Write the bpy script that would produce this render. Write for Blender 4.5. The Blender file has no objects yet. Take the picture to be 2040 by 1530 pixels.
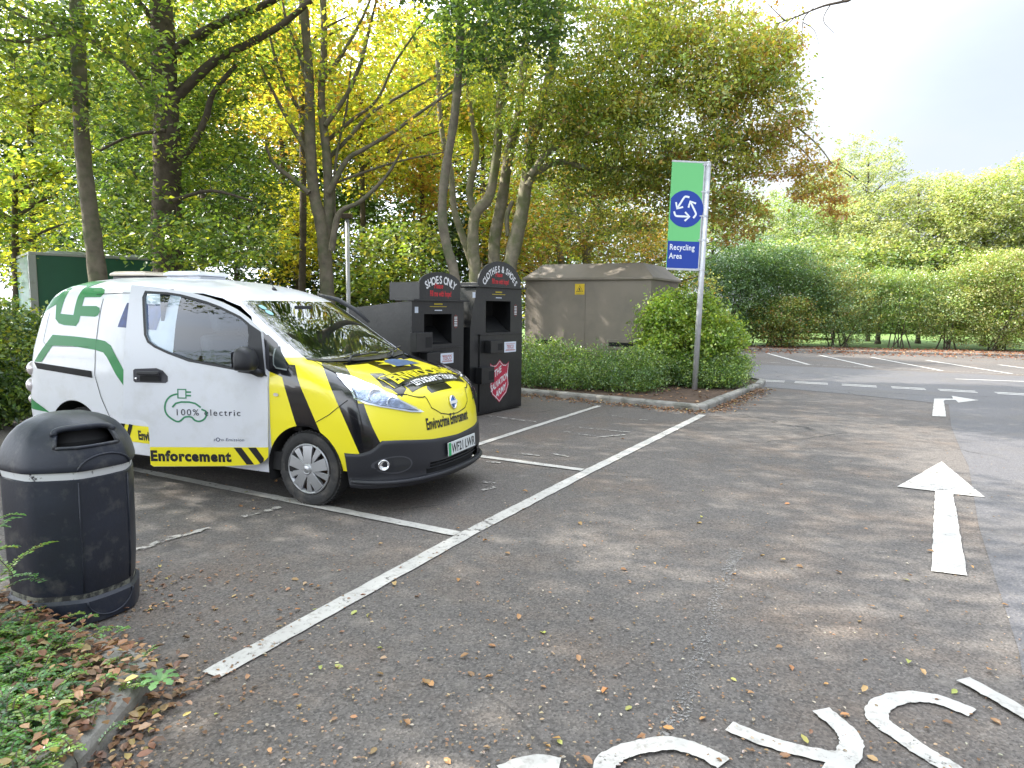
import bpy, bmesh, math, random
import numpy as np
from mathutils import Vector, Matrix
from mathutils.bvhtree import BVHTree
from mathutils.geometry import tessellate_polygon

R = math.radians
C = bpy.context.scene.collection
sc = bpy.context.scene
rng = np.random.default_rng(7)
random.seed(7)

# ------------------------------------------------------------------ camera, world, sun, exposure
CAM_H, FPX, PITCH, ROLL = 1.63, 1375.0, R(-6.35), R(0.72)
cam = bpy.data.cameras.new('camera')
cam.sensor_fit = 'HORIZONTAL'; cam.sensor_width = 36.0; cam.lens = 36.0 * FPX / 2040.0
cam.clip_start = 0.05; cam.clip_end = 500
co = bpy.data.objects.new('camera', cam); C.objects.link(co)
co.location = (0, 0, CAM_H)
co.rotation_euler = (Matrix.Rotation(PITCH, 3, 'X') @ Matrix.Rotation(R(90), 3, 'X') @ Matrix.Rotation(ROLL, 3, 'Z')).to_euler()
sc.camera = co

SUN_ELEV, SUN_AZ = R(39), R(170)        # azimuth of the sun measured from +X (camera right), anticlockwise
sdir = Vector((math.cos(SUN_AZ) * math.cos(SUN_ELEV), math.sin(SUN_AZ) * math.cos(SUN_ELEV), math.sin(SUN_ELEV)))
w = bpy.data.worlds.new('World'); sc.world = w; w.use_nodes = True
nt = w.node_tree; bg = nt.nodes['Background']
sky = nt.nodes.new('ShaderNodeTexSky'); sky.sky_type = 'NISHITA'; sky.sun_disc = False
sky.sun_elevation = SUN_ELEV; sky.sun_rotation = math.atan2(sdir.x, sdir.y)
tc = nt.nodes.new('ShaderNodeTexCoord'); mp = nt.nodes.new('ShaderNodeMapping'); mp.inputs['Scale'].default_value = (1.0, 1.0, 2.6)
nz = nt.nodes.new('ShaderNodeTexNoise'); nz.inputs['Scale'].default_value = 1.7; nz.inputs['Detail'].default_value = 7; nz.inputs['Roughness'].default_value = 0.55
rp = nt.nodes.new('ShaderNodeValToRGB'); rp.color_ramp.elements[0].position = 0.36; rp.color_ramp.elements[1].position = 0.60
rp.color_ramp.elements[0].color = (0.82, 0.82, 0.82, 1)
nz2 = nt.nodes.new('ShaderNodeTexNoise'); nz2.inputs['Scale'].default_value = 2.2; nz2.inputs['Detail'].default_value = 6
cl = nt.nodes.new('ShaderNodeMixRGB'); cl.inputs[1].default_value = (5.9, 6.6, 7.7, 1); cl.inputs[2].default_value = (6.6, 6.85, 7.2, 1)
mx = nt.nodes.new('ShaderNodeMixRGB')
L = nt.links.new
L(tc.outputs['Generated'], mp.inputs[0]); L(mp.outputs[0], nz.inputs[0]); L(mp.outputs[0], nz2.inputs[0])
L(nz.outputs[0], rp.inputs[0]); rp2 = nt.nodes.new('ShaderNodeMapRange'); rp2.inputs[1].default_value = 0.40; rp2.inputs[2].default_value = 0.60; L(nz2.outputs[0], rp2.inputs[0]); L(rp2.outputs[0], cl.inputs[0]); L(rp.outputs[0], mx.inputs[0]); L(sky.outputs[0], mx.inputs[1]); L(cl.outputs[0], mx.inputs[2])
# sky gain added to light the shade: raised round the sun, dimmed away
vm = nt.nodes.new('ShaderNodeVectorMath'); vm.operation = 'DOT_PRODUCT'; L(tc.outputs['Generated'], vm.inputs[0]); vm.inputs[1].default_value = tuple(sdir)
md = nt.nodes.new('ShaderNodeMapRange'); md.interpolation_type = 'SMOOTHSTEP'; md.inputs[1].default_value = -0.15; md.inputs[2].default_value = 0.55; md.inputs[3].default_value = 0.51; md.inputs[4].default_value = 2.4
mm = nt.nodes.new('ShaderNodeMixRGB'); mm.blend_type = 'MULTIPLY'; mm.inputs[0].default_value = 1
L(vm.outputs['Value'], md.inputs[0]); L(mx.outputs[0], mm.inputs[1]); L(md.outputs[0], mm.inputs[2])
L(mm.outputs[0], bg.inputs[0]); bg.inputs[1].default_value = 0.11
sun = bpy.data.lights.new('sun', 'SUN'); sun.energy = 5.0; sun.angle = R(0.53); sun.color = (1.0, 0.94, 0.84)
so = bpy.data.objects.new('sun', sun); C.objects.link(so); so.rotation_euler = sdir.to_track_quat('Z', 'Y').to_euler(); so.location = (-12, -2, 15)
sc.view_settings.view_transform = 'Standard'; sc.view_settings.look = 'None'; sc.view_settings.gamma = 1
sc.view_settings.exposure = 1.34
sc.cycles.max_bounces = 8; sc.cycles.diffuse_bounces = 3; sc.cycles.glossy_bounces = 3; sc.cycles.transmission_bounces = 5
sc.cycles.transparent_max_bounces = 12; sc.cycles.caustics_reflective = False; sc.cycles.caustics_refractive = False
sc.cycles.use_denoising = True

# ------------------------------------------------------------------ photogrammetry helpers (pixels of the 2040x1530 photo)
def ray(px, py):
    x = (px - 1020) / FPX; y = -(py - 765) / FPX
    c, s = math.cos(ROLL), math.sin(ROLL)
    x, y = x * c - y * s, x * s + y * c
    cp, sp = math.cos(PITCH), math.sin(PITCH)
    return (x, cp - y * sp, sp + y * cp)
def at(px, py, Y):                       # the point seen at a pixel, Y metres in front of the camera
    d = ray(px, py); t = Y / d[1]; return Vector((d[0] * t, Y, CAM_H + d[2] * t))
def G(px, py, z=0.0):                    # the point of the ground (or level z) seen at a pixel
    d = ray(px, py); t = (z - CAM_H) / d[2]; return Vector((d[0] * t, d[1] * t, z))

# ------------------------------------------------------------------ object helpers
def tag(o, label=None, cat=None, group=None, kind=None):
    if label: o['label'] = label
    if cat: o['category'] = cat
    if group: o['group'] = group
    if kind: o['kind'] = kind
    return o
def empty(name, loc=(0, 0, 0), rz=0.0, label=None, cat=None, group=None):
    o = bpy.data.objects.new(name, None); C.objects.link(o); o.location = loc; o.rotation_euler = (0, 0, rz)
    return tag(o, label, cat, group)
def obj(name, verts, faces, mats, parent=None, smooth=False, midx=None, bevel=0.0, loc=None, auto=None):
    me = bpy.data.meshes.new(name); me.from_pydata([tuple(v) for v in verts], [], [tuple(f) for f in faces])
    for m in (mats if isinstance(mats, (list, tuple)) else [mats]): me.materials.append(m)
    if midx is not None: me.polygons.foreach_set('material_index', midx)
    me.update()
    o = bpy.data.objects.new(name, me); C.objects.link(o)
    if parent: o.parent = parent
    if loc: o.location = loc
    if bevel:
        b = o.modifiers.new('bevel', 'BEVEL'); b.width = bevel; b.segments = 2; b.limit_method = 'ANGLE'; b.angle_limit = R(40)
    if smooth: me.polygons.foreach_set('use_smooth', [True] * len(me.polygons))
    if auto is not None:
        me.polygons.foreach_set('use_smooth', [True] * len(me.polygons))
        me.set_sharp_from_angle(angle=R(auto))
    return o
class MB:
    def __init__(s): s.v = []; s.f = []; s.m = []
    def add(s, v, f, m=0):
        n = len(s.v); s.v += [tuple(p) for p in v]; s.f += [tuple(i + n for i in q) for q in f]; s.m += [m] * len(f); return s
    def box(s, x0, y0, z0, x1, y1, z1, m=0, M=None):
        v = [Vector(p) for p in ((x0, y0, z0), (x1, y0, z0), (x1, y1, z0), (x0, y1, z0), (x0, y0, z1), (x1, y0, z1), (x1, y1, z1), (x0, y1, z1))]
        if M is not None: v = [M @ p for p in v]
        return s.add(v, [(0, 3, 2, 1), (4, 5, 6, 7), (0, 1, 5, 4), (1, 2, 6, 5), (2, 3, 7, 6), (3, 0, 4, 7)], m)
    def tube(s, pts, rad, n=8, m=0, cap=True):
        pts = [Vector(p) for p in pts]
        if not isinstance(rad, (list, tuple)): rad = [rad] * len(pts)
        base = len(s.v); up = None
        for i, p in enumerate(pts):
            d = (pts[min(i + 1, len(pts) - 1)] - pts[max(i - 1, 0)]).normalized()
            if up is None:
                up = Vector((0, 0, 1)) if abs(d.z) < 0.9 else Vector((1, 0, 0))
            a = d.cross(up).normalized(); b = a.cross(d).normalized(); up = b
            for k in range(n):
                t = 2 * math.pi * k / n; s.v.append(tuple(p + (a * math.cos(t) + b * math.sin(t)) * rad[i]))
        for i in range(len(pts) - 1):
            for k in range(n):
                a0 = base + i * n + k; a1 = base + i * n + (k + 1) % n
                s.f.append((a0, a1, a1 + n, a0 + n)); s.m.append(m)
        if cap:
            s.f.append(tuple(base + k for k in range(n))[::-1]); s.f.append(tuple(base + (len(pts) - 1) * n + k for k in range(n))); s.m += [m, m]
        return s
    def prism(s, poly, y0, y1, m=0, axis='y', M=None):      # poly of (u, v) extruded; axis y: (x, z); axis z: (x, y); axis x: (y, z)
        n = len(poly); T = {'y': lambda u, v, h: (u, h, v), 'z': lambda u, v, h: (u, v, h), 'x': lambda u, v, h: (h, u, v)}[axis]
        v = [Vector(T(a, b, y0)) for a, b in poly] + [Vector(T(a, b, y1)) for a, b in poly]
        if M is not None: v = [M @ p for p in v]
        f = [tuple(range(n)), tuple(range(2 * n - 1, n - 1, -1))] + [((i + 1) % n, i, i + n, (i + 1) % n + n) for i in range(n)]
        return s.add(v, f, m)
    def lathe(s, prof, n=32, m=0, M=None):                 # prof of (radius, height) about the z axis
        v = []; f = []
        for r, h in prof:
            for k in range(n):
                t = 2 * math.pi * k / n; v.append(Vector((r * math.cos(t), r * math.sin(t), h)))
        for i in range(len(prof) - 1):
            for k in range(n): f.append((i * n + k, i * n + (k + 1) % n, (i + 1) * n + (k + 1) % n, (i + 1) * n + k))
        if M is not None: v = [M @ p for p in v]
        return s.add(v, f, m)
    def ball(s, c, r, m=0, n=16, k=9):
        prof = [(math.sin(math.pi * i / k) , -math.cos(math.pi * i / k)) for i in range(k + 1)]
        r = r if isinstance(r, (tuple, list)) else (r, r, r)
        return s.lathe([(max(a, 1e-4), b) for a, b in prof], n, m, Matrix.Translation(c) @ Matrix.Diagonal((*r, 1)))
    def build(s, name, mats, parent=None, **k): return obj(name, s.v, s.f, mats, parent, midx=s.m, **k)

# ------------------------------------------------------------------ materials
def mat(name, col, rough=0.5, metal=0.0, coat=0.0, var=0.0, vscale=6.0, bump=0.0, bscale=60.0, spec=0.5, dirt=None, dscale=2.0, dlo=0.5, dhi=0.7):
    m = bpy.data.materials.new(name); m.use_nodes = True; n = m.node_tree.nodes; l = m.node_tree.links.new
    p = n['Principled BSDF']; p.inputs['Base Color'].default_value = (*col, 1); p.inputs['Roughness'].default_value = rough
    p.inputs['Metallic'].default_value = metal; p.inputs['Coat Weight'].default_value = coat; p.inputs['Coat Roughness'].default_value = 0.04
    p.inputs['Specular IOR Level'].default_value = spec
    t = n.new('ShaderNodeTexCoord')
    src = None
    if var:
        z = n.new('ShaderNodeTexNoise'); z.inputs['Scale'].default_value = vscale; z.inputs['Detail'].default_value = 6; l(t.outputs['Object'], z.inputs[0])
        mr = n.new('ShaderNodeMapRange'); mr.inputs[1].default_value = 0.25; mr.inputs[2].default_value = 0.75; mr.inputs[3].default_value = 1 - var; mr.inputs[4].default_value = 1 + var
        l(z.outputs[0], mr.inputs[0])
        v = n.new('ShaderNodeMixRGB'); v.blend_type = 'MULTIPLY'; v.inputs[0].default_value = 1; v.inputs[1].default_value = (*col, 1); l(mr.outputs[0], v.inputs[2])
        src = v.outputs[0]
    if dirt:
        z = n.new('ShaderNodeTexNoise'); z.inputs['Scale'].default_value = dscale; z.inputs['Detail'].default_value = 9; z.inputs['Roughness'].default_value = 0.65; l(t.outputs['Object'], z.inputs[0])
        mr = n.new('ShaderNodeMapRange'); mr.inputs[1].default_value = dlo; mr.inputs[2].default_value = dhi; l(z.outputs[0], mr.inputs[0])
        v = n.new('ShaderNodeMixRGB'); v.inputs[1].default_value = (*col, 1); v.inputs[2].default_value = (*dirt, 1); l(mr.outputs[0], v.inputs[0])
        if src: l(src, v.inputs[1])
        src = v.outputs[0]
    if src: l(src, p.inputs['Base Color'])
    if bump:
        z = n.new('ShaderNodeTexNoise'); z.inputs['Scale'].default_value = bscale; z.inputs['Detail'].default_value = 5; l(t.outputs['Object'], z.inputs[0])
        b = n.new('ShaderNodeBump'); b.inputs['Strength'].default_value = bump; b.inputs['Distance'].default_value = 0.01; l(z.outputs[0], b.inputs['Height']); l(b.outputs[0], p.inputs['Normal'])
    return m
def glass(name, tint=(0.75, 0.82, 0.8), trans=0.75, ior=1.5):
    m = bpy.data.materials.new(name); m.use_nodes = True; n = m.node_tree.nodes; l = m.node_tree.links.new
    n.remove(n['Principled BSDF']); out = n['Material Output']
    g = n.new('ShaderNodeBsdfGlossy'); g.inputs['Roughness'].default_value = 0.01; g.inputs[0].default_value = (0.95, 0.97, 1, 1)
    t = n.new('ShaderNodeBsdfTransparent'); t.inputs[0].default_value = (*[c * trans for c in tint], 1)
    f = n.new('ShaderNodeFresnel'); f.inputs[0].default_value = ior
    x = n.new('ShaderNodeMixShader'); l(f.outputs[0], x.inputs[0]); l(t.outputs[0], x.inputs[1]); l(g.outputs[0], x.inputs[2]); l(x.outputs[0], out.inputs[0])
    return m
def leafmat(name, trans=0.42, gloss=0.06):
    m = bpy.data.materials.new(name); m.use_nodes = True; n = m.node_tree.nodes; l = m.node_tree.links.new
    n.remove(n['Principled BSDF']); out = n['Material Output']
    a = n.new('ShaderNodeAttribute'); a.attribute_name = 'tint'
    d = n.new('ShaderNodeBsdfDiffuse'); t = n.new('ShaderNodeBsdfTranslucent'); g = n.new('ShaderNodeBsdfGlossy'); g.inputs['Roughness'].default_value = 0.35
    b = n.new('ShaderNodeMixRGB'); b.blend_type = 'MULTIPLY'; b.inputs[0].default_value = 1; b.inputs[2].default_value = (1.5, 1.35, 0.7, 1)
    l(a.outputs['Color'], d.inputs[0]); l(a.outputs['Color'], b.inputs[1]); l(b.outputs[0], t.inputs[0]); g.inputs[0].default_value = (1, 1, 1, 1)
    x = n.new('ShaderNodeMixShader'); x.inputs[0].default_value = trans; l(d.outputs[0], x.inputs[1]); l(t.outputs[0], x.inputs[2])
    y = n.new('ShaderNodeMixShader'); y.inputs[0].default_value = gloss; l(x.outputs[0], y.inputs[1]); l(g.outputs[0], y.inputs[2]); l(y.outputs[0], out.inputs[0])
    return m
def asphalt(name, base, dark, brown, aggregate=0.5, rough=0.85):
    m = bpy.data.materials.new(name); m.use_nodes = True; n = m.node_tree.nodes; l = m.node_tree.links.new
    p = n['Principled BSDF']; t = n.new('ShaderNodeTexCoord')
    def noise(s, d=6, r=0.55):
        z = n.new('ShaderNodeTexNoise'); z.inputs['Scale'].default_value = s; z.inputs['Detail'].default_value = d; z.inputs['Roughness'].default_value = r; l(t.outputs['Object'], z.inputs[0]); return z.outputs[0]
    def rng_(s, a, b, c=0.0, d=1.0):
        q = n.new('ShaderNodeMapRange'); q.inputs[1].default_value = a; q.inputs[2].default_value = b; q.inputs[3].default_value = c; q.inputs[4].default_value = d; l(s, q.inputs[0]); return q.outputs[0]
    def mix(f, a, b, bt='MIX'):
        q = n.new('ShaderNodeMixRGB'); q.blend_type = bt
        for i, v in ((0, f), (1, a), (2, b)):
            if isinstance(v, (int, float)): q.inputs[i].default_value = v
            elif isinstance(v, tuple): q.inputs[i].default_value = (*v, 1)
            else: l(v, q.inputs[i])
        return q.outputs[0]
    c = mix(rng_(noise(0.45, 5), 0.4, 0.62), base, dark)
    c = mix(rng_(noise(0.9, 9, 0.65), 0.48, 0.68, 0, 0.75), c, brown)
    v = n.new('ShaderNodeTexVoronoi'); v.inputs['Scale'].default_value = 95; l(t.outputs['Object'], v.inputs[0])
    v2 = n.new('ShaderNodeTexVoronoi'); v2.inputs['Scale'].default_value = 110; l(t.outputs['Object'], v2.inputs[0])
    sp = rng_(v.outputs['Color'], 0.0, 1.0, 1 - aggregate, 1 + aggregate)
    c = mix(1.0, c, sp, 'MULTIPLY')
    sep = n.new('ShaderNodeSeparateColor'); l(v2.outputs['Color'], sep.inputs[0])
    c = mix(rng_(sep.outputs[0], 0.90, 0.97, 0, 0.38), c, (0.22, 0.205, 0.185))
    wn = n.new('ShaderNodeTexNoise'); wn.inputs['Scale'].default_value = 1.6; wn.inputs['Detail'].default_value = 8; l(t.outputs['Object'], wn.inputs[0])
    wd_ = n.new('ShaderNodeMixRGB'); wd_.inputs[0].default_value = 0.30; l(t.outputs['Object'], wd_.inputs[1]); l(wn.outputs['Color'], wd_.inputs[2])
    v3 = n.new('ShaderNodeTexVoronoi'); v3.feature = 'DISTANCE_TO_EDGE'; v3.inputs['Scale'].default_value = 0.42; l(wd_.outputs[0], v3.inputs[0])
    ck = mix(1.0, rng_(v3.outputs['Distance'], 0.0015, 0.004, 1, 0), rng_(noise(0.35, 3), 0.50, 0.56), 'MULTIPLY')
    c = mix(ck, c, (0.035, 0.032, 0.03))
    c = mix(rng_(noise(1.9, 4, .5), 0.66, 0.74, 0, 0.55), c, (0.055, 0.05, 0.047))
    c = mix(rng_(noise(3.3, 10, .7), 0.58, 0.72, 0, 0.5), c, (0.24, 0.215, 0.185))
    l(c, p.inputs['Base Color']); p.inputs['Roughness'].default_value = rough
    b = n.new('ShaderNodeBump'); b.inputs['Strength'].default_value = 0.5; b.inputs['Distance'].default_value = 0.006
    l(v.outputs['Distance'], b.inputs['Height']); l(b.outputs[0], p.inputs['Normal'])
    return m
def paintmat(name, col, wear, wscale=9.0):
    m = mat(name, col, 0.75, var=0.16, vscale=5, dirt=(col[0] * .55, col[1] * .53, col[2] * .5), dscale=26, dlo=.52, dhi=.72); n = m.node_tree.nodes; l = m.node_tree.links.new
    t = n.new('ShaderNodeTexCoord'); z = n.new('ShaderNodeTexNoise'); z.inputs['Scale'].default_value = wscale; z.inputs['Detail'].default_value = 12; z.inputs['Roughness'].default_value = 0.75; l(t.outputs['Object'], z.inputs[0])
    z2 = n.new('ShaderNodeTexNoise'); z2.inputs['Scale'].default_value = 1.7; z2.inputs['Detail'].default_value = 3; l(t.outputs['Object'], z2.inputs[0])
    ad = n.new('ShaderNodeMath'); ad.operation = 'MULTIPLY_ADD'; ad.inputs[1].default_value = 0.35; l(z2.outputs[0], ad.inputs[0]); sb = n.new('ShaderNodeMath'); sb.operation = 'ADD'; sb.inputs[1].default_value = -0.175; l(z.outputs[0], sb.inputs[0]); l(sb.outputs[0], ad.inputs[2])
    r = n.new('ShaderNodeMapRange'); r.inputs[1].default_value = wear; r.inputs[2].default_value = wear + 0.05; l(ad.outputs[0], r.inputs[0])
    tr = n.new('ShaderNodeBsdfTransparent'); x = n.new('ShaderNodeMixShader'); l(r.outputs[0], x.inputs[0]); l(tr.outputs[0], x.inputs[1]); l(n['Principled BSDF'].outputs[0], x.inputs[2]); l(x.outputs[0], n['Material Output'].inputs[0])
    return m

LEAF = leafmat('leaf'); LEAF_LIT = leafmat('leaf_thin', 0.55, 0.04); LITTER = leafmat('dead_leaf', 0.1, 0.03)
BARK = mat('bark', (0.16, 0.135, 0.10), 0.9, var=0.45, vscale=7, bump=0.9, bscale=22, dirt=(0.09, 0.11, 0.05), dscale=3, dlo=0.45, dhi=0.7)
BARK_DARK = mat('bark_dark', (0.085, 0.068, 0.052), 0.92, var=0.45, vscale=8, bump=0.9, bscale=24)
BARK_PALE = mat('bark_pale', (0.25, 0.22, 0.165), 0.85, var=0.35, vscale=6, bump=0.6, bscale=18, dirt=(0.13, 0.15, 0.06), dscale=3.5, dlo=0.42, dhi=0.65)
CONC = mat('kerb_concrete', (0.26, 0.25, 0.225), 0.9, var=0.3, vscale=5, bump=0.6, bscale=70, dirt=(0.10, 0.10, 0.075), dscale=3)
SOIL = mat('soil', (0.085, 0.055, 0.038), 1.0, var=0.5, vscale=9, bump=1.0, bscale=30)
BLACKP = mat('black_plastic', (0.022, 0.023, 0.027), 0.42, bump=0.15, bscale=300)
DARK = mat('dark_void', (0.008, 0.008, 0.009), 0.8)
RUBBER = mat('rubber', (0.022, 0.022, 0.023), 0.7, var=0.4, vscale=14, bump=0.3, bscale=60, dirt=(0.09, 0.08, 0.07), dscale=5)
CHROME = mat('chrome', (0.8, 0.8, 0.82), 0.08, 1.0)
SILVER = mat('wheel_silver', (0.42, 0.43, 0.45), 0.33, 0.75)
WHITE = mat('van_white', (0.66, 0.68, 0.73), 0.28, coat=0.4, dirt=(.56, .57, .58), dscale=3.5, dlo=.5, dhi=.75)
YELLOW = mat('van_yellow', (0.82, 0.72, 0.02), 0.28, coat=0.4)
VBLACK = mat('van_black', (0.008, 0.008, 0.010), 0.14, coat=0.6)
VGREEN = mat('van_green', (0.008, 0.19, 0.045), 0.4, coat=0.1, spec=.3)
HOODBLACK = VBLACK
BUMPER = mat('bumper_grey', (0.012, 0.013, 0.018), 0.45, bump=0.1, bscale=400)
GLASS = glass('window_glass', (0.62, 0.74, 0.72), 0.5, 2.6)
DGLASS = glass('door_glass', (0.60, 0.72, 0.80), 0.85, 1.7)
LENS = glass('lamp_lens', (0.9, 0.94, 1.0), 0.92, 1.6)
GREY = mat('seat_grey', (0.06, 0.06, 0.065), 0.8)
ASPH = asphalt('asphalt_worn', (0.106, 0.094, 0.085), (0.084, 0.076, 0.070), (0.128, 0.097, 0.075))
ASPH2 = asphalt('asphalt_smooth', (0.098, 0.094, 0.098), (0.082, 0.080, 0.084), (0.105, 0.094, 0.086), 0.34, 0.66)
PAINT = paintmat('road_paint', (0.43, 0.415, 0.385), 0.345, 16)
PAINT_OLD = paintmat('road_paint_faded', (0.36, 0.34, 0.31), 0.47, 14)
GRASS = mat('lawn', (0.12, 0.20, 0.04), 0.95, var=0.35, vscale=3, bump=0.8, bscale=40)

# ------------------------------------------------------------------ the setting: ground, roads, kerbs, beds
def sheet(name, pts, z, m, kind='structure', parent=None):
    o = obj(name, [(p[0], p[1], z) for p in pts], [tuple(range(len(pts)))], m, parent)
    if kind: o['kind'] = kind
    return o
U = Vector((math.cos(R(60.8)), math.sin(R(60.8)), 0)); V = Vector((-U.y, U.x, 0))
sheet('ground', [(-90, -60), (110, -60), (110, 160), (-90, 160)], 0, ASPH)
# smoother, bluish surface of the lane to the right and the cross road
def P2(px, py): g = G(px, py); return (g.x, g.y)
edge = [P2(*p) for p in [(2330, 1650), (2060, 1500), (2030, 1300), (1985, 1160), (1950, 1050), (1930, 930), (1915, 900), (1895, 850), (1890, 806), (1700, 786), (1510, 770), (1330, 752)]]
sheet('road', [(16, -3)] + edge + [P2(1400, 722), P2(2200, 757), (30, 10), (30, -3)], 0.004, ASPH2)
far_edge_a, far_edge_b = G(1440, 697), G(2250, 716)
dfar = (far_edge_b - far_edge_a).normalized(); nfar = Vector((-dfar.y, dfar.x, 0))
if nfar.y < 0: nfar = -nfar
a0 = far_edge_a - dfar * 14; b0 = far_edge_b + dfar * 12
EARTH = mat('leafy_earth', (0.16, 0.105, 0.075), 1.0, var=0.45, vscale=4, bump=1.0, bscale=25, dirt=(0.22, 0.20, 0.17), dscale=1.2)
sheet('verge', [a0, b0, b0 + nfar * 3.4, a0 + nfar * 3.4], 0.05, EARTH)
g = MB(); g.box(0, 0, 0, (b0 - a0).length, 0.14, 0.09, M=Matrix.Translation(a0) @ Matrix.Rotation(math.atan2(dfar.y, dfar.x), 4, 'Z'))
tag(g.build('far_kerb', CONC), kind='structure')
sheet('lawn', [a0 + nfar * 3.4, b0 + nfar * 3.4, b0 + nfar * 70, a0 + nfar * 70], 0.06, GRASS)
WOOD = mat('wood_floor', (0.06, 0.042, 0.028), 1.0, var=0.5, vscale=5, bump=1, bscale=20)
wf = [(-3.4, 9.4), (-0.9, 13.6), (-0.3, 14.4), (3.2, 22), (5.6, 26.5), (5, 60), (-60, 60), (-60, 0), (-14, 3)]
sheet('woodland_floor', [(-3.4 - 4.5, 9.4 + 2.2), (-0.4, 13.1), (2.5, 20), (7.0, 27.5), (4, 70), (-70, 70), (-70, 12), (-12, 11)], 0.03, WOOD)

# kerbs: bull-nosed stones following a path
def kerb(name, pts, width=0.13, h=0.11, side=1, stone=0.92):
    m = MB()
    for i in range(len(pts) - 1):
        a, b = Vector((*pts[i][:2], 0)), Vector((*pts[i + 1][:2], 0)); d = b - a; n = max(1, round(d.length / stone)); ang = math.atan2(d.y, d.x)
        for k in range(n):
            L0, L1 = d.length * k / n + 0.004, d.length * (k + 1) / n - 0.004
            prof = [(0, 0), (0, h - 0.035), (0.012, h - 0.012), (0.04, h), (width, h), (width, 0)]
            prof = [(y * side, z) for y, z in prof]
            M = Matrix.Translation(a + Vector((0, 0, random.uniform(-0.004, 0.004)))) @ Matrix.Rotation(ang, 4, 'Z')
            v = [M @ Vector((L0, y, z)) for y, z in prof] + [M @ Vector((L1, y, z)) for y, z in prof]; q = len(prof)
            m.add(v, [tuple(range(q)), tuple(range(2 * q - 1, q - 1, -1))] + [((j + 1) % q, j, j + q, (j + 1) % q + q) for j in range(q)])
    o = m.build(name, CONC); o['kind'] = 'structure'; return o
KC = Vector((3.11, 10.93, 0)); KL = KC + (Vector((0.21, 12.88, 0)) - KC) * 1.9; KR = Vector((5.15, 14.29, 0)); KRR = Vector((6.3, 16.9, 0))
kerb('kerb', [KL, KC - (KC - KL).normalized() * 0.12, KC + (KR - KC).normalized() * 0.10 + Vector((-0.02, 0.06, 0)), KR], side=1)
kerb('kerb', [KR + Vector((0.10, 0.14, 0)), KR + Vector((0.5, 1.0, 0)), KR + Vector((0.1, 2.2, 0)), KR + Vector((-1.2, 4.6, 0))], side=1)
bed = [KL, KC + Vector((-0.02, 0.12, 0)), KR + Vector((-.08, 0.1, 0)), KR + Vector((0.36, 1.05, 0)), KR + Vector((-1.5, 4.8, 0)), KL + Vector((0.4, 6, 0)), KL + Vector((-1.5, 3.5, 0))]
sheet('planting_bed', bed, 0.075, SOIL)
K0, K1, K3 = Vector((-3.9, 4.17, 0)), Vector((-1.50, 2.84, 0)), Vector((-1.47, 2.2, 0)); K4 = Vector((-1.62, 0.6, 0))
kerb('kerb', [K0, K1 + Vector((-0.10, 0.055, 0)), K1 + Vector((0.0, -0.05, 0)), K3, K4], side=-1, h=0.10, width=0.12)
sheet('planting_bed', [K0, K1 + Vector((-0.08, 0.0, 0)), K3 + Vector((-0.06, 0, 0)), K4 + Vector((-0.05, 0, 0)), Vector((-6, 0.2, 0)), Vector((-7, 4.2, 0))], 0.085, SOIL)

# ------------------------------------------------------------------ painted markings
def ribbon(name, pts, width, z=0.008, m=None, ragged=0.004, label=None):
    pts = [Vector((p[0], p[1], 0)) for p in pts]; dens = []
    for i in range(len(pts) - 1):
        n = max(1, int((pts[i + 1] - pts[i]).length / 0.08))
        dens += [pts[i].lerp(pts[i + 1], k / n) for k in range(n)]
    dens.append(pts[-1]); v = []; f = []
    for i, p in enumerate(dens):
        d = (dens[min(i + 1, len(dens) - 1)] - dens[max(i - 1, 0)]).normalized(); nn = Vector((-d.y, d.x, 0))
        for s in (-1, 1): q = p + nn * s * (width / 2 + random.uniform(-ragged, ragged)); v.append((q.x, q.y, z))
    for i in range(len(dens) - 1): f.append((2 * i, 2 * i + 1, 2 * i + 3, 2 * i + 2))
    o = obj(name, v, f, m or PAINT); o['kind'] = 'structure'; return o
def pr(*ps): return [G(*p) for p in ps]
ribbon('bay_line', [G(420, 1347), G(925, 1068), G(1172, 940), G(1400, 827)], 0.115)
p1, p2 = G(925, 1068), G(1172, 939)
ribbon('bay_line', [p1 + V * 0.06, G(261, 935), G(261, 935) + (G(261, 935) - p1).normalized() * 1.5], 0.10, 0.009)
ribbon('bay_line', [p2 + V * 0.06, G(949, 909), G(949, 909) + (G(949, 909) - p2).normalized() * 3.2], 0.10, 0.009)
ribbon('bay_line', [G(850, 921), G(950, 887), G(1194, 809)], 0.09, 0.0085)
ribbon('bay_line', [G(969, 829), G(1070, 842)], 0.07, 0.009, PAINT_OLD)
for q in ([(268, 1099), (345, 1072), (421, 1054)], [(482, 1031), (530, 1020), (573, 1006)]): ribbon('old_marking', pr(*q), 0.06, 0.009, PAINT_OLD, 0.01)
for q in ([(1142, 851), (1255, 862)], [(1125, 861), (1185, 870)], [(1190, 872), (1245, 867)], [(965, 920), (998, 923)], [(960, 961), (986, 965)], [(960, 978), (988, 972)], [(1035, 905), (1075, 909)], [(1100, 905), (1135, 911)], [(1218, 829), (1240, 831)], [(1274, 837), (1290, 838)]):
    ribbon('old_marking', pr(*q), 0.05, 0.009, PAINT_OLD, 0.012)
GHOST = paintmat('road_paint_ghost', (0.21, 0.20, 0.19), 0.52, 60)
ribbon('old_marking', pr((1318, 1472), (1375, 1370), (1420, 1210), (1468, 1095)), 0.07, 0.004, GHOST, 0.02)
def far_pt(px, py): return G(px, py)
for a, b in (((1528, 704), (1612, 727)), ((1633, 708), (1740, 732)), ((1735, 712), (1876, 739)), ((1845, 718), (2015, 745)), ((1990, 727), (2180, 753))): ribbon('bay_line', pr(a, b), 0.13, 0.009)
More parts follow.
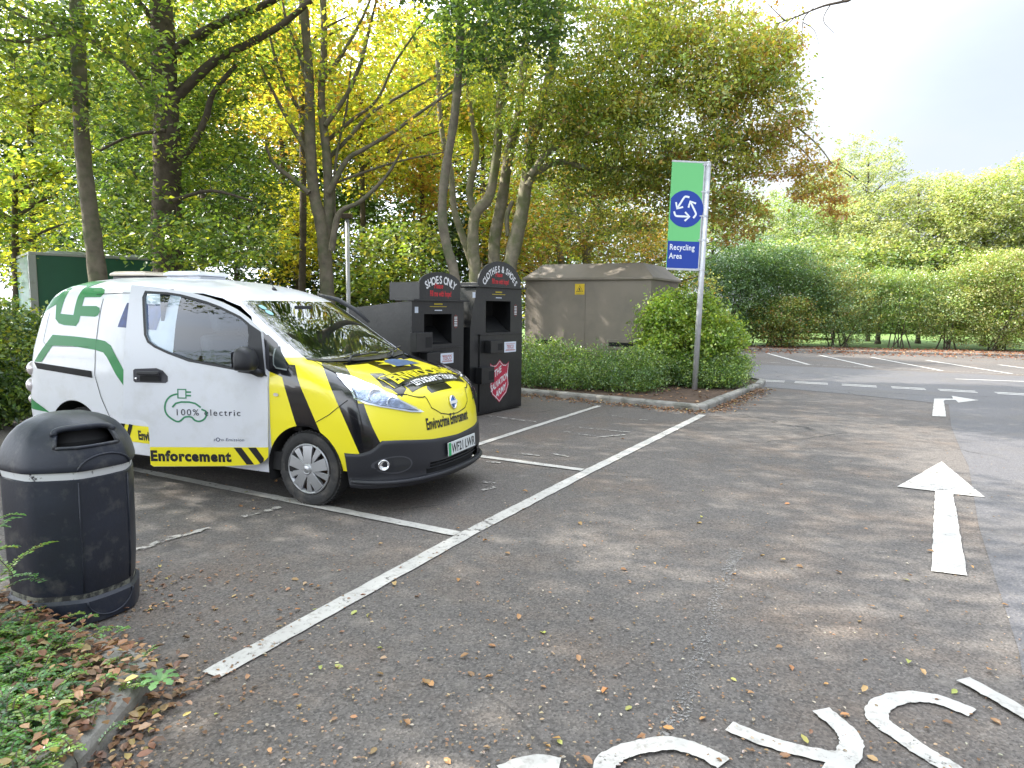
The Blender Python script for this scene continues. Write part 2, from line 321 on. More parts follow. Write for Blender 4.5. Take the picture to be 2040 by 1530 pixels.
ribbon('bay_line', pr((1380, 714), (1600, 726), (1760, 734)), 0.10, 0.0085, PAINT_OLD); ribbon('bay_line', pr((1760, 734), (2040, 747), (2150, 752)), 0.08, 0.0085, PAINT_OLD)
ribbon('bay_line', pr((1903, 755.5), (2160, 765)), 0.12, 0.009)
for x0, x1, y0, y1 in ((1508, 1563, 757.5, 760), (1583, 1648, 760, 764), (1677, 1744, 765, 770), (1776, 1842, 771, 776), (1870, 1944, 776, 782), (1984, 2060, 782, 788)):
    d = (G(2037, 786) - G(1508, 758)).normalized(); L0 = (G(x1, y1) - G(x0, y0)).length
    a = G(x0, 758 + (x0 - 1508) * 0.0535)
    for off in (-0.13, 0.13):
        n2 = Vector((-d.y, d.x, 0)); ribbon('give_way_dash', [a + n2 * off, a + n2 * off + d * L0], 0.15, 0.009)
def ragged(P, step=.07, amp=.004):
    out = []
    for i in range(len(P)):
        a, b = P[i], P[(i + 1) % len(P)]; n = max(1, int((b - a).length / step)); d = (b - a).normalized(); q = Vector((-d.y, d.x, 0))
        out += [a.lerp(b, k / n) + (q * random.uniform(-amp, amp) if k else Vector()) for k in range(n)]
    return out
sheet('direction_arrow', ragged(pr((1855, 1140), (1927, 1149), (1899, 986), (1962, 992), (1876, 921), (1787, 971), (1863, 980))), 0.009, PAINT)
sheet('direction_arrow', ragged(pr((1857, 830), (1885, 831), (1880, 799), (1884, 797.5), (1904, 797.5), (1909, 803), (1950, 798), (1896, 789.5), (1899, 795), (1861, 795))), 0.009, PAINT)
def smooth_path(pts, n=6):
    P = [pts[0]] + pts + [pts[-1]]; out = []
    for i in range(1, len(P) - 2):
        for k in range(n):
            t = k / n; a, b, c, d = P[i - 1], P[i], P[i + 1], P[i + 2]
            out.append(0.5 * ((2 * b) + (c - a) * t + (2 * a - 5 * b + 4 * c - d) * t * t + (3 * b - a - 3 * c + d) * t ** 3))
    return out + [pts[-1]]
ZL = 0.008
for q, wd in (([(1937, 1424), (1883, 1402), (1837, 1392), (1791, 1394), (1752, 1411), (1750, 1437), (1791, 1468), (1837, 1500), (1883, 1528), (1930, 1560)], 0.085),
              ([(1452, 1451), (1505, 1473), (1561, 1491), (1630, 1508), (1672, 1514)], 0.075), ([(1634, 1418), (1668, 1445), (1692, 1473), (1694, 1500), (1672, 1530), (1650, 1580)], 0.085),
              ([(1442, 1527), (1395, 1502), (1340, 1487), (1284, 1492), (1234, 1506), (1205, 1528), (1200, 1570)], 0.08), ([(1115, 1530), (1060, 1524), (1000, 1545)], 0.075),
              ([(1918, 1358), (1980, 1392), (2045, 1430), (2140, 1490)], 0.08)):
    ZL += 0.0012; ribbon('road_lettering', smooth_path(pr(*q)), wd, ZL)

# ------------------------------------------------------------------ 2-D art (lettering, stripes) laid onto surfaces
def text2d(s, size=1.0, bold=0.0, width=1.0, shear=0.0, align='LEFT', spacing=1.0):
    cu = bpy.data.curves.new('t', 'FONT'); cu.body = s; cu.size = size; cu.offset = bold; cu.shear = shear; cu.align_x = align
    cu.space_character = spacing; cu.resolution_u = 3; cu.fill_mode = 'FRONT'
    o = bpy.data.objects.new('t', cu); C.objects.link(o); dg = bpy.context.evaluated_depsgraph_get(); dg.update()
    me = bpy.data.meshes.new_from_object(o.evaluated_get(dg)); v = [(p.co.x * width, p.co.y) for p in me.vertices]; f = [tuple(p.vertices) for p in me.polygons]
    bpy.data.objects.remove(o); bpy.data.curves.remove(cu); bpy.data.meshes.remove(me); return v, f
def poly2d(outer, holes=()):
    rings = [[Vector((a, b, 0)) for a, b in r] for r in [outer] + list(holes)]
    v = [(p.x, p.y) for r in rings for p in r]; return v, [tuple(t) for t in tessellate_polygon(rings)]
def stroke2d(pts, w, closed=False):
    v = []; f = []; P = [Vector(p) for p in pts]; n = len(P)
    for i, p in enumerate(P):
        a = P[(i - 1) % n] if closed or i > 0 else p; b = P[(i + 1) % n] if closed or i < n - 1 else p
        d = (b - a).normalized(); q = Vector((-d.y, d.x)) * w / 2; v += [tuple(p + q), tuple(p - q)]
    for i in range(n if closed else n - 1): j = (i + 1) % n; f.append((2 * i, 2 * i + 1, 2 * j + 1, 2 * j))
    return v, f
def merge2d(*parts):
    v = []; f = []
    for a, b in parts: n = len(v); v += list(a); f += [tuple(i + n for i in q) for q in b]
    return v, f
def xf2d(vf, s=1.0, ox=0.0, oy=0.0, fn=None): 
    v = [(a * s + ox, b * s + oy) for a, b in vf[0]]
    if fn: v = [fn(a, b) for a, b in v]
    return v, vf[1]
def circle(cx, cy, r, n=28, ry=None): return [(cx + r * math.cos(2 * math.pi * k / n), cy + (ry or r) * math.sin(2 * math.pi * k / n)) for k in range(n)]
def flat_art(name, vf, m, parent, M):                       # flat art on a flat panel; M maps (u, v, 0)
    return obj(name, [M @ Vector((a, b, 0)) for a, b in vf[0]], vf[1], m, parent)
def wrap_art(name, vf, m, parent, bvh, place, direction, off=0.0025, cell=0.035):
    bm = bmesh.new(); vs = [bm.verts.new((a, b, 0)) for a, b in vf[0]]
    for q in vf[1]:
        try: bm.faces.new([vs[i] for i in q])
        except ValueError: pass
    for ax in (0, 1):
        lo = min(p[ax] for p in vf[0]); hi = max(p[ax] for p in vf[0]); k = math.floor(lo / cell) + 1
        while k * cell < hi:
            no = (1, 0, 0) if ax == 0 else (0, 1, 0); c_ = tuple(k * cell * t for t in no)
            bmesh.ops.bisect_plane(bm, geom=bm.verts[:] + bm.edges[:] + bm.faces[:], plane_co=c_, plane_no=no, dist=1e-6); k += 1
    dv = Vector(direction).normalized(); kill = []
    for v in bm.verts:
        o_ = Vector(place(v.co.x, v.co.y)) - dv * 3
        h, nn, i_, d_ = bvh.ray_cast(o_, dv)
        if h is None: kill.append(v); continue
        if nn.dot(dv) > 0: nn = -nn
        v.co = h + nn * off
    bmesh.ops.delete(bm, geom=kill, context='VERTS')
    me = bpy.data.meshes.new(name); bm.to_mesh(me); bm.free(); me.materials.append(m)
    me.polygons.foreach_set('use_smooth', [True] * len(me.polygons))
    o = bpy.data.objects.new(name, me); C.objects.link(o); o.parent = parent; return o

# ------------------------------------------------------------------ the van. Local frame: x forward, y to the far side, z up, front axle above the origin
ZT = [.20, .24, .28, .34, .40, .48, .55, .62, .70, .76, .82, .86, .90, .935, .97, 1.0, 1.03, 1.055, 1.08, 1.10, 1.12, 1.135, 1.15, 1.18, 1.22, 1.30, 1.38, 1.45, 1.52, 1.58, 1.63, 1.66, 1.70, 1.74, 1.775, 1.81, 1.84, 1.862, 1.875, 1.882, 1.886]
K_Z = [.20, .28, .40, .55, .70, .82, .90, .97, 1.03, 1.08, 1.12, 1.15, 1.18, 1.30, 1.45, 1.58, 1.66, 1.70, 1.74, 1.775, 1.81, 1.84, 1.865, 1.88, 1.886]
K_XF = [.90, .93, .945, .935, .915, .885, .845, .77, .64, .47, .28, .12, -.03, -.23, -.465, -.67, -.79, -.87, -.97, -1.07, -1.22, -1.42, -1.72, -2.0, -2.3]
K_W = [.80, .82, .835, .845, .85, .85, .85, .85, .845, .84, .838, .835, .832, .812, .785, .752, .725, .705, .675, .635, .57, .49, .38, .24, .08]
K_LC = [.55, .58, .60, .60, .60, .62, .66, .72, .80, .84, .76, .60, .46, .45, .45, .45, .45, .46, .48, .50, .50, .50, .50, .40, .2]
K_N = [2.6, 2.6, 2.6, 2.6, 2.6, 2.6, 2.7, 2.8, 3.0, 3.2, 3.6, 4.2, 5.0, 5.0, 5.0, 4.8, 4.2, 3.8, 3.4, 2.8, 2.6, 2.5, 2.4, 2.2, 2.0]
K_XR = [-3.44, -3.48, -3.52, -3.53, -3.52, -3.50, -3.49, -3.48, -3.475, -3.47, -3.46, -3.455, -3.45, -3.42, -3.38, -3.33, -3.28, -3.25, -3.20, -3.14, -3.05, -2.95, -2.80, -2.65, -2.4]
def kz(z, T): return float(np.interp(z, K_Z, T))
NTH, NSD, NRC = 30, 46, 8
def ring(z, grow=0.0):
    xf, w_, lc, n, xr = (kz(z, T) for T in (K_XF, K_W, K_LC, K_N, K_XR)); xf += grow; w_ += grow; xr -= grow; half = []
    for k in range(NTH):
        th = (math.pi / 2) * k / NTH; half.append((xf - lc + lc * math.cos(th) ** (2 / n), -w_ * math.sin(th) ** (2 / n)))
    a, b = xf - lc, xr + 0.22
    for k in range(NSD): half.append((a + (b - a) * k / NSD, -w_))
    for k in range(NRC + 1):
        th = (math.pi / 2) * k / NRC; half.append((b - 0.22 * math.sin(th) ** (2 / 2.6), -w_ + w_ * 0 + (w_ - (w_ - 0.22)) * (1 - math.cos(th) ** (2 / 2.6)) if k < NRC else -w_ + 0.22))
    for k in range(1, 6): half.append((xr, (-w_ + 0.22) * (1 - k / 6)))
    half.append((xr, 0.0))
    return half + [(x, -y) for x, y in half[1:-1]][::-1]
hull_v = []; hull_f = []
for z in ZT: hull_v += [(x, y, z) for x, y in ring(z)]
NR = len(ring(0.5))
for i in range(len(ZT) - 1):
    for k in range(NR): a = i * NR + k; b = i * NR + (k + 1) % NR; hull_f.append((a, a + NR, b + NR, b))
hull_f.append(tuple((len(ZT) - 1) * NR + k for k in range(NR))[::-1])
VB = BVHTree.FromPolygons([Vector(v) for v in hull_v], hull_f)

van = empty('van', (-1.318, 6.20, 0), R(-23.6), 'white electric van with green plug graphics, black and yellow striped nose and open front door', 'van')
bm = bmesh.new(); bv = [bm.verts.new(v) for v in hull_v]
for f in hull_f: bm.faces.new([bv[i] for i in f])
bmesh.ops.recalc_face_normals(bm, faces=bm.faces[:])
def hp(n, p): n = Vector(n); return (n, n.dot(Vector(p)))             # half-space n.x > d
def carve(planes, flt):
    F = [f for f in bm.faces if flt(f)]
    for n, d in planes:
        geom = set(F)
        for f in F: geom.update(f.edges); geom.update(f.verts)
        r = bmesh.ops.bisect_plane(bm, geom=list(geom), plane_co=n * (d / n.length_squared), plane_no=n, dist=1e-5)
        new = {g for g in r['geom'] if isinstance(g, bmesh.types.BMFace)} | {f for f in F if f.is_valid}
        F = [f for f in new if f.is_valid and n.dot(f.calc_center_median()) > d]
    return F
def xz(poly, flt, inside_pt=None):                                    # convex polygon in side view
    c = Vector((sum(p[0] for p in poly) / len(poly), 0, sum(p[1] for p in poly) / len(poly))); pl = []
    for i in range(len(poly)):
        a, b = poly[i], poly[(i + 1) % len(poly)]; n = Vector((-(b[1] - a[1]), 0, b[0] - a[0]))
        if n.dot(c) < n.dot(Vector((a[0], 0, a[1]))): n = -n
        pl.append((n.normalized(), n.normalized().dot(Vector((a[0], 0, a[1])))))
    return carve(pl, flt)
def xy(poly, flt):
    c = Vector((sum(p[0] for p in poly) / len(poly), sum(p[1] for p in poly) / len(poly), 0)); pl = []
    for i in range(len(poly)):
        a, b = poly[i], poly[(i + 1) % len(poly)]; n = Vector((-(b[1] - a[1]), b[0] - a[0], 0)).normalized()
        if n.dot(c) < n.dot(Vector((*a, 0))): n = -n
        pl.append((n, n.dot(Vector((*a, 0)))))
    return carve(pl, flt)
def setm(F, k):
    for f in F: f.material_index = k
near = lambda f: f.calc_center_median().y < -0.45
cm = lambda f: f.calc_center_median()
# yellow front, then black bands (material 0 white, 1 yellow, 2 black, 3 glass, 4 bonnet, 5 delete)
setm(carve([hp((1, 0, 0), (-.34, 0, 0)), hp((0, 0, -1), (0, 0, 1.205))], lambda f: cm(f).x > -.45 and cm(f).z < 1.25), 1)
setm(xz([(-.37, 1.3), (-.08, .69), (-.03, .55), (.21, .55), (.14, .683), (-.17, 1.3)], lambda f: near(f) and cm(f).z < 1.16 and -.5 < cm(f).x < .4), 2)
def plane3(a, b, c, side):
    a, b, c = Vector(a), Vector(b), Vector(c); n = (b - a).cross(c - a).normalized()
    if n.dot(Vector(side)) < n.dot(a): n = -n
    return (n, n.dot(a))
PL3 = plane3((-.044, -.56, 1.172), (.283, -.839, .962), (.518, -.827, .498), (.6, -.7, .9))
fr = lambda f: f.material_index in (1, 2) and cm(f).x > -.2 and cm(f).y < -0.1
e1 = Vector((.356 - .056, -.685 + .426, 0)); n1 = Vector((e1.y, -e1.x, 0)).normalized(); n1 = n1 if n1.dot(Vector((0, -1, 0))) > 0 else -n1
setm(carve([PL3, (n1, n1.dot(Vector((.056, -.426, 0)))), hp((0, 0, 1), (0, 0, .88)), hp((0, 0, -1), (0, 0, 1.18))], fr), 2)
n2 = Vector((.592 - .849, 0, -(.667 - .555))).normalized(); n2 = n2 if n2.x < 0 else -n2
setm(carve([PL3, (n2, n2.dot(Vector((.555, 0, .849)))), hp((0, 0, -1), (0, 0, .88))], fr), 2)
top = lambda f: cm(f).z > .90 and cm(f).z < 1.2 and cm(f).x > -.1
for q in ([(.0, -.20), (.124, -.232), (.417, -.50), (.55, -.44), (.60, -.30), (.60, .05), (.45, .19), (.1, .19), (.0, .19)],
          [(.40, -.52), (.595, -.613), (.74, -.56), (.72, -.46), (.58, -.40), (.45, -.40)],
          [(.672, -.111), (.785, -.25), (.82, -.24), (.82, .115), (.70, .06)],
          [(-.1, .46), (.07, .46), (.52, .46), (.60, .60), (.3, .80), (-.1, .80)], [(.55, .20), (.6, .05), (.70, .06), (.72, .16)]):
    setm(xy(q, top), 2)
# black quarter-window corner ahead of the door, then the windscreen
setm(xz([(-.50, 1.46), (-.10, 1.10), (-.10, 1.02), (-.35, 1.09), (-.50, 1.2)], lambda f: near(f) and cm(f).y < -.74 and -.6 < cm(f).x < .1 and .95 < cm(f).z < 1.5), 2)
ws = []
for f in bm.faces:
    c_ = cm(f)
    if 1.135 < c_.z < 1.655 and c_.x > -1.1:
        w_ = kz(c_.z, K_W); lim = 0.835 + 0.02 * (c_.z - 1.15) / .5
        if c_.z < 1.18: lim -= 0.06
        if abs(c_.y) < lim * w_ and c_.x > kz(c_.z, K_XF) - kz(c_.z, K_LC): ws.append(f)
for f in ws: f.material_index = 3
# wheel arches and the open doorway
def circ_poly(cx, cz, r, n=26): return [(cx + r * math.cos(math.pi * (k / n)), cz + r * math.sin(math.pi * (k / n))) for k in range(n + 1)] + [(cx - r, .10), (cx + r, .10)]
for sgn in (-1, 1):
    sd = lambda f: cm(f).y * sgn > .4
    setm(xz(circ_poly(0.0, .30, .37), lambda f: sd(f) and cm(f).x < .55 and abs(cm(f).x) < .7 and cm(f).z < .8), 5)
    setm(xz(circ_poly(-2.755, .31, .385), lambda f: sd(f) and abs(cm(f).x + 2.755) < .6 and cm(f).z < .85), 5)
door_open = [(-1.42, .36), (-.40, .36), (-.38, 1.08), (-.53, 1.40), (-.66, 1.525), (-.80, 1.61), (-.98, 1.675), (-1.20, 1.715), (-1.44, 1.72)]
setm(xz(door_open, lambda f: cm(f).y < -.5 and -1.6 < cm(f).x < -.3 and .25 < cm(f).z < 1.8 and f.material_index != 3), 5)
# lift the lower edge: the hull below the sill goes, as do the carved openings
setm([f for f in bm.faces if cm(f).z < .245 and cm(f).x < .36], 5)
setm([f for f in bm.faces if (cm(f).z < .46 and cm(f).x > .60) or (cm(f).z < .31 and cm(f).x > .30)], 5)
bmesh.ops.delete(bm, geom=[f for f in bm.faces if f.material_index == 5], context='FACES')
def split_off(name, test, mats, remap):
    b2 = bm.copy(); bmesh.ops.delete(b2, geom=[f for f in b2.faces if not test(f)], context='FACES')
    for f in b2.faces: f.material_index = remap.get(f.material_index, 0); f.smooth = True
    bmesh.ops.delete(b2, geom=[v for v in b2.verts if not v.link_faces], context='VERTS')
    me = bpy.data.meshes.new(name); b2.to_mesh(me); b2.free()
    for m in mats: me.materials.append(m)
    o = bpy.data.objects.new(name, me); C.objects.link(o); o.parent = van; return o
is_bonnet = lambda f: f.material_index in (1, 2) and cm(f).z > .925 and cm(f).x > -.02 and f.normal.z > .35 and cm(f).z < 1.16
split_off('windscreen', lambda f: f.material_index == 3, [GLASS], {})
split_off('bonnet', is_bonnet, [YELLOW, HOODBLACK], {1: 0, 2: 1})
split_off('body', lambda f: f.material_index != 3 and not is_bonnet(f), [WHITE, YELLOW, VBLACK], {0: 0, 1: 1, 2: 2})
bm.free()
side_place = lambda y=0: (lambda a, b: (a, y, b))
def side_art(name, vf, m, off=0.0025): return wrap_art(name, vf, m, van, VB, side_place(), (0, 1, 0), off)
def front_art(name, vf, m, off=0.003, cell=.03): return wrap_art(name, vf, m, van, VB, lambda a, b: (0, a, b), (-1, 0, 0), off, cell)
def top_art(name, vf, m, off=0.003): return wrap_art(name, vf, m, van, VB, lambda a, b: (-b, a, 0), (0, 0, -1), off)     # u = y (viewer's right), v = -x (towards the windscreen)

# bumper: a skin over the nose below the paint line, with lip, grille and lamps
bb = bmesh.new(); zs = [.225, .235, .245, .262, .30, .35, .40, .45, .50, .54, .57, .60]; cols = []
def paint_edge(x, y):
    ay = abs(y); return float(np.interp(ay, [0, .38, .64, .70, .77, .81, .845], [.545, .562, .588, .592, .592, .52, .485]))
for z in zs:
    g_ = 0.012 + (0.022 if .205 < z < .30 else 0)
    half = [(x, y) for x, y in ring(z, g_) if y <= 1e-9][:NTH + 6]
    half = [p for p in half if p[0] > .352]
    cols.append(half)
nn = min(len(c_) for c_ in cols); grid = {}
for i, z in enumerate(zs):
    for s_ in (-1, 1):
        for k in range(nn):
            x, y = cols[i][k]; zz = z
            ze = paint_edge(x, y); zz = .20 + (z - .20) / (.40) * (ze - .20)
            if s_ == 1 and k == 0: grid[(i, s_, k)] = grid[(i, -1, 0)]; continue
            grid[(i, s_, k)] = bb.verts.new((x, -y if s_ == 1 else y, zz))
for i in range(len(zs) - 1):
    for s_ in (-1, 1):
        for k in range(nn - 1):
            q = [grid[(i, s_, k)], grid[(i, s_, k + 1)], grid[(i + 1, s_, k + 1)], grid[(i + 1, s_, k)]]
            if s_ == 1: q = q[::-1]
            c_ = sum((v.co for v in q), Vector()) / 4
            if abs(c_.y) < .47 and .305 < c_.z < .40 - .06 * (abs(c_.y) / .5) ** 2 + .005: continue      # intake
            bb.faces.new(q)
edge_v = [grid[(len(zs) - 1, s_, k)] for s_ in (-1,) for k in range(nn)]
for s_ in (-1, 1):
    for k in range(nn - 1):                                       # top lip turned in to the paint, bottom turned under
        for row, dz in ((len(zs) - 1, .004), (0, .0)):
            a, b = grid[(row, s_, k)], grid[(row, s_, k + 1)]
            c1 = bb.verts.new((a.co.x - .03, a.co.y * .965, a.co.z + dz)); c2 = bb.verts.new((b.co.x - .03, b.co.y * .965, b.co.z + dz)); bb.faces.new([a, b, c2, c1])
bmesh.ops.remove_doubles(bb, verts=bb.verts[:], dist=1e-4); bmesh.ops.recalc_face_normals(bb, faces=bb.faces[:])
for f in bb.faces: f.smooth = True
me = bpy.data.meshes.new('bumper'); bb.to_mesh(me); bb.free(); me.materials.append(BUMPER)
bumper = bpy.data.objects.new('bumper', me); C.objects.link(bumper); bumper.parent = van
# splitter, grille bars, dark backing
m = MB(); lip = [(x + .02, y) for x, y in ring(.235, .03) if x > .42]
lipn = sorted([p for p in lip if p[1] <= 0], key=lambda p: p[1]); lipf = sorted([p for p in lip if p[1] > 0], key=lambda p: p[1])
m.tube([(x, y, .268) for x, y in lipn + lipf], .020, 8); m.build('splitter', BUMPER, van, smooth=True)
m = MB(); m.prism([(.845, -.48), (.905, -.3), (.918, 0), (.905, .3), (.845, .48), (.7, .55), (.7, -.55)], .27, .43, axis='z'); m.build('grille_recess', DARK, van)
m = MB()
for z in (.325, .352, .378): m.tube([(kz(z, K_XF) - .01 - .35 * abs(y) ** 2.4, y, z) for y in [k * .05 - .45 for k in range(19)]], .0065, 6)
for y in (-.3, -.1, .1, .3): m.tube([(.905 - .35 * abs(y) ** 2.4, y, .31), (.905 - .35 * abs(y) ** 2.4, y, .395)], .005, 6)
m.build('grille', BUMPER, van, smooth=True)
# fog lamp in its oval recess
for s_ in (-1, 1):
    fl = wrap_art('fog_lamp_recess', poly2d([(u * s_ * -1, v) for u, v in circle(-.690, .405, .098, 24, .062)]), mat('recess_grey', (.018, .019, .022), .6) if s_ < 0 else bpy.data.materials['recess_grey'], van, VB, lambda a, b: (0, a, b), (-1, 0, 0), .016, .03)
    wrap_art('recess_rim', stroke2d([(u * s_ * -1, v) for u, v in circle(-.690, .405, .100, 32, .064)], .010, True), mat('rim_grey', (.05, .052, .062), .35) if s_ < 0 else bpy.data.materials['rim_grey'], fl, VB, lambda a, b: (0, a, b), (-1, 0, 0), .018, .02)
    m = MB(); T = Matrix.Translation((.690, .752 * s_, .408)) @ Matrix.Rotation(R(-48 * -s_), 4, 'Z') @ Matrix.Rotation(R(90), 4, 'Y')
    m.lathe([(.001, .012), (.020, .016), (.030, .018), (.034, .03), (.040, .034), (.044, .028), (.046, 0)], 24, 0, T); fo = m.build('fog_lamp', CHROME, fl, smooth=True)
# number plate
pl = empty('number_plate', (.956, .035, .452), 0); pl.parent = van
pl.rotation_euler = (0, R(-3), R(2))
plate_w = mat('plate_white', (.62, .66, .66), .35); plate_g = mat('plate_green', (0.02, .36, .12), .35); plate_k = mat('plate_black', (.01, .01, .012), .4)
m = MB(); m.prism([(-.26, -.0555), (.26, -.0555), (.26, .0555), (-.26, .0555)], 0, .008, axis='x'); m.build('plate_panel', plate_w, pl, bevel=.002)
MP = Matrix(((0, 0, 1, .0092), (1, 0, 0, 0), (0, 1, 0, 0), (0, 0, 0, 1)))
flat_art('plate_band', poly2d([(-.258, -.0535), (-.212, -.0535), (-.212, .0535), (-.258, .0535)]), plate_g, pl, MP)
for wd_t, ox_ in (('WF21', -.085), ('LWR', .148)): flat_art('plate_text', xf2d(text2d(wd_t, .108, .0018, .84, align='CENTER', spacing=1.02), 1, ox_, -.038), plate_k, pl, MP)
# headlights: shell, inner reflectors, clear lens
HL = [(.25, -.744, 1.069), (.369, -.711, 1.049), (.5, -.696, 1.007), (.654, -.648, .944), (.751, -.585, .884), (.815, -.504, .826), (.848, -.444, .784), (.811, -.536, .798), (.742, -.643, .827), (.658, -.724, .851), (.56, -.783, .879), (.469, -.811, .912), (.432, -.797, .966), (.348, -.779, 1.018)]
hdir = Vector((-.62, .62, -.48)).normalized(); hu = Vector((0, 0, 1)).cross(-hdir).normalized(); hv = (-hdir).cross(hu)
HO = Vector((.6, -.7, .93))
HSIL = mat('lamp_reflector', (.32, .36, .44), .12, .95, var=.6, vscale=22, bump=1.0, bscale=30); HDARK = mat('lamp_dark', (.05, .06, .075), .2, .5)
for s_ in (-1, 1):
    mir = Vector((1, -s_, 1)); hl2 = [((Vector(p) - HO).dot(hu), (Vector(p) - HO).dot(hv)) for p in HL]
    cxy = (sum(p[0] for p in hl2) / len(hl2), sum(p[1] for p in hl2) / len(hl2))
    def hplace(a, b, s_=s_):
        q = HO + hu * a + hv * b; return (q.x, q.y * (1 if s_ < 0 else -1), q.z)
    hd = (hdir.x, hdir.y * (1 if s_ < 0 else -1), hdir.z)
    hl = wrap_art('headlight', poly2d(hl2), HDARK, van, VB, hplace, hd, .003)
    ins = lambda k: [(cxy[0] + (a - cxy[0]) * k, cxy[1] + (b - cxy[1]) * k) for a, b in hl2]
    wrap_art('lamp_surround', merge2d(stroke2d(ins(.965), .012, True)), CHROME, hl, VB, hplace, hd, .008)
    wrap_art('lamp_shell', poly2d(ins(.86)), HSIL, hl, VB, hplace, hd, .006)
    m = MB()
    for (px_, py_, pz_), r_ in (((.585, -.708, .925), .058), ((.69, -.64, .868), .045)):
        q = Vector((px_, py_ * -s_ * -1 if s_ < 0 else -py_, pz_)); q = Vector((px_, py_ if s_ < 0 else -py_, pz_))
        T = Matrix.Translation(q - Vector((hd)) * .012) @ Vector((-hd[0] * 1.0, -hd[1] * .5, -hd[2] * .2)).to_track_quat('Z', 'Y').to_matrix().to_4x4()
        m.lathe([(r_, 0), (r_ * 1.05, .012), (r_ * .95, .016), (r_ * .8, .004), (r_ * .45, -.012), (r_ * .40, .006), (r_ * .2, .014), (.001, .016)], 20, 0, T)
    m.build('bulb_reflector', CHROME, hl, smooth=True)
    wrap_art('lamp_lens', poly2d(hl2), LENS, hl, VB, hplace, hd, .034)
# maker's roundel, charging flap line and other shut lines
m = MB(); T = Matrix.Translation((.886, 0, .818)) @ Matrix.Rotation(R(78), 4, 'Y')
m.lathe([(.058, 0), (.060, .010), (.054, .014), (.047, .010), (.046, .004)], 28, 0, T @ Matrix.Diagonal((1, .86, 1, 1))); em = m.build('emblem', CHROME, van, smooth=True)
EMB = mat('emblem_blue', (.05, .16, .45), .2, .3)
m = MB(); m.lathe([(.047, .004), (.047, .007), (.001, .009)], 28, 0, T @ Matrix.Diagonal((1, .86, 1, 1))); m.build('emblem_disc', EMB, em, smooth=True)
m = MB(); m.box(-.014, -.060, .008, .014, .060, .015, M=T); m.build('emblem_bar', CHROME, em, bevel=.002)
GAP = mat('shut_line', (.012, .012, .012), .8)
front_art('shut_line', merge2d(stroke2d([(-.50, .925), (-.44, .905), (-.375, .897), (-.352, .902), (-.34, .88), (-.325, .81), (-.22, .752), (-.1, .727), (.04, .722), (.2, .745), (.28, .79), (.33, .88), (.345, .902), (.38, .897), (.5, .92)], .007)), GAP, .0035)
top_art('shut_line', merge2d(stroke2d([(-.50, -.75), (-.60, -.70), (-.69, -.58), (-.72, -.42), (-.72, -.27), (-.70, -.1), (-.66, .05)], .008)), GAP, .0035)
side_art('shut_line', merge2d(stroke2d([(-2.43, 1.66), (-2.43, .95), (-2.36, .75), (-2.25, .55), (-2.18, .34)], .007), stroke2d([(-2.55, 1.70), (-2.2, 1.715), (-1.5, 1.71)], .006), stroke2d([(.13, .71), (.26, .78), (.42, .90)], .006), stroke2d([(-3.15, 1.52), (-3.19, 1.24), (-3.13, 1.20), (-2.5, 1.21)], .004)), GAP, .003)
# bonnet lettering on its black banner
def banner(a, b): return (a, b + .16 * (.25 - a * a))                                          # gentle arch
BY = -.68
front_text = xf2d(text2d('Envirocrime Enforcement', .125, .004, .485, align='LEFT', spacing=1.03), 1, -.425, .645)
front_art('lettering', front_text, plate_k, .004)
bn = lambda a, b: (a, b + .10 * (.25 - a * a))
top_art('banner', xf2d(poly2d([(-.44, -.765), (.46, -.765), (.47, -.68), (.62, -.67), (.60, -.485), (-.54, -.485), (-.56, -.665), (-.45, -.67)]), fn=bn), VBLACK, .0035)
top_art('banner_edge', xf2d(merge2d(stroke2d([(-.53, -.497), (.585, -.497)], .009), stroke2d([(-.55, -.66), (-.545, -.497)], .009)), fn=bn), YELLOW, .005)
top_art('lettering', xf2d(text2d('ENVIROCRIME', .168, .006, .93, .1, 'CENTER', 1.0), 1, .02, -.645, bn), YELLOW, .006)
WTXT = mat('lettering_white', (.75, .75, .75), .4)
top_art('lettering', xf2d(text2d("LET'S SCRAP IT TODAY", .092, .003, .74, .1, 'CENTER', 1.0), 1, .02, -.745, bn), WTXT, .006)
star = []
for k in range(16): a_ = 2 * math.pi * k / 16; r_ = .20 if k % 2 else .34; star.append((r_ * math.cos(a_) * .9 + .10, r_ * math.sin(a_) * .42 - .27))
top_art('badge', poly2d(star), YELLOW, .004)
top_art('badge_disc', poly2d([(-.06, -.37), (.32, -.36), (.30, -.23), (.20, -.17), (.08, -.16), (-.04, -.22)]), mat('badge_blue', (.05, .10, .22), .4, var=.4, vscale=20), .0055)
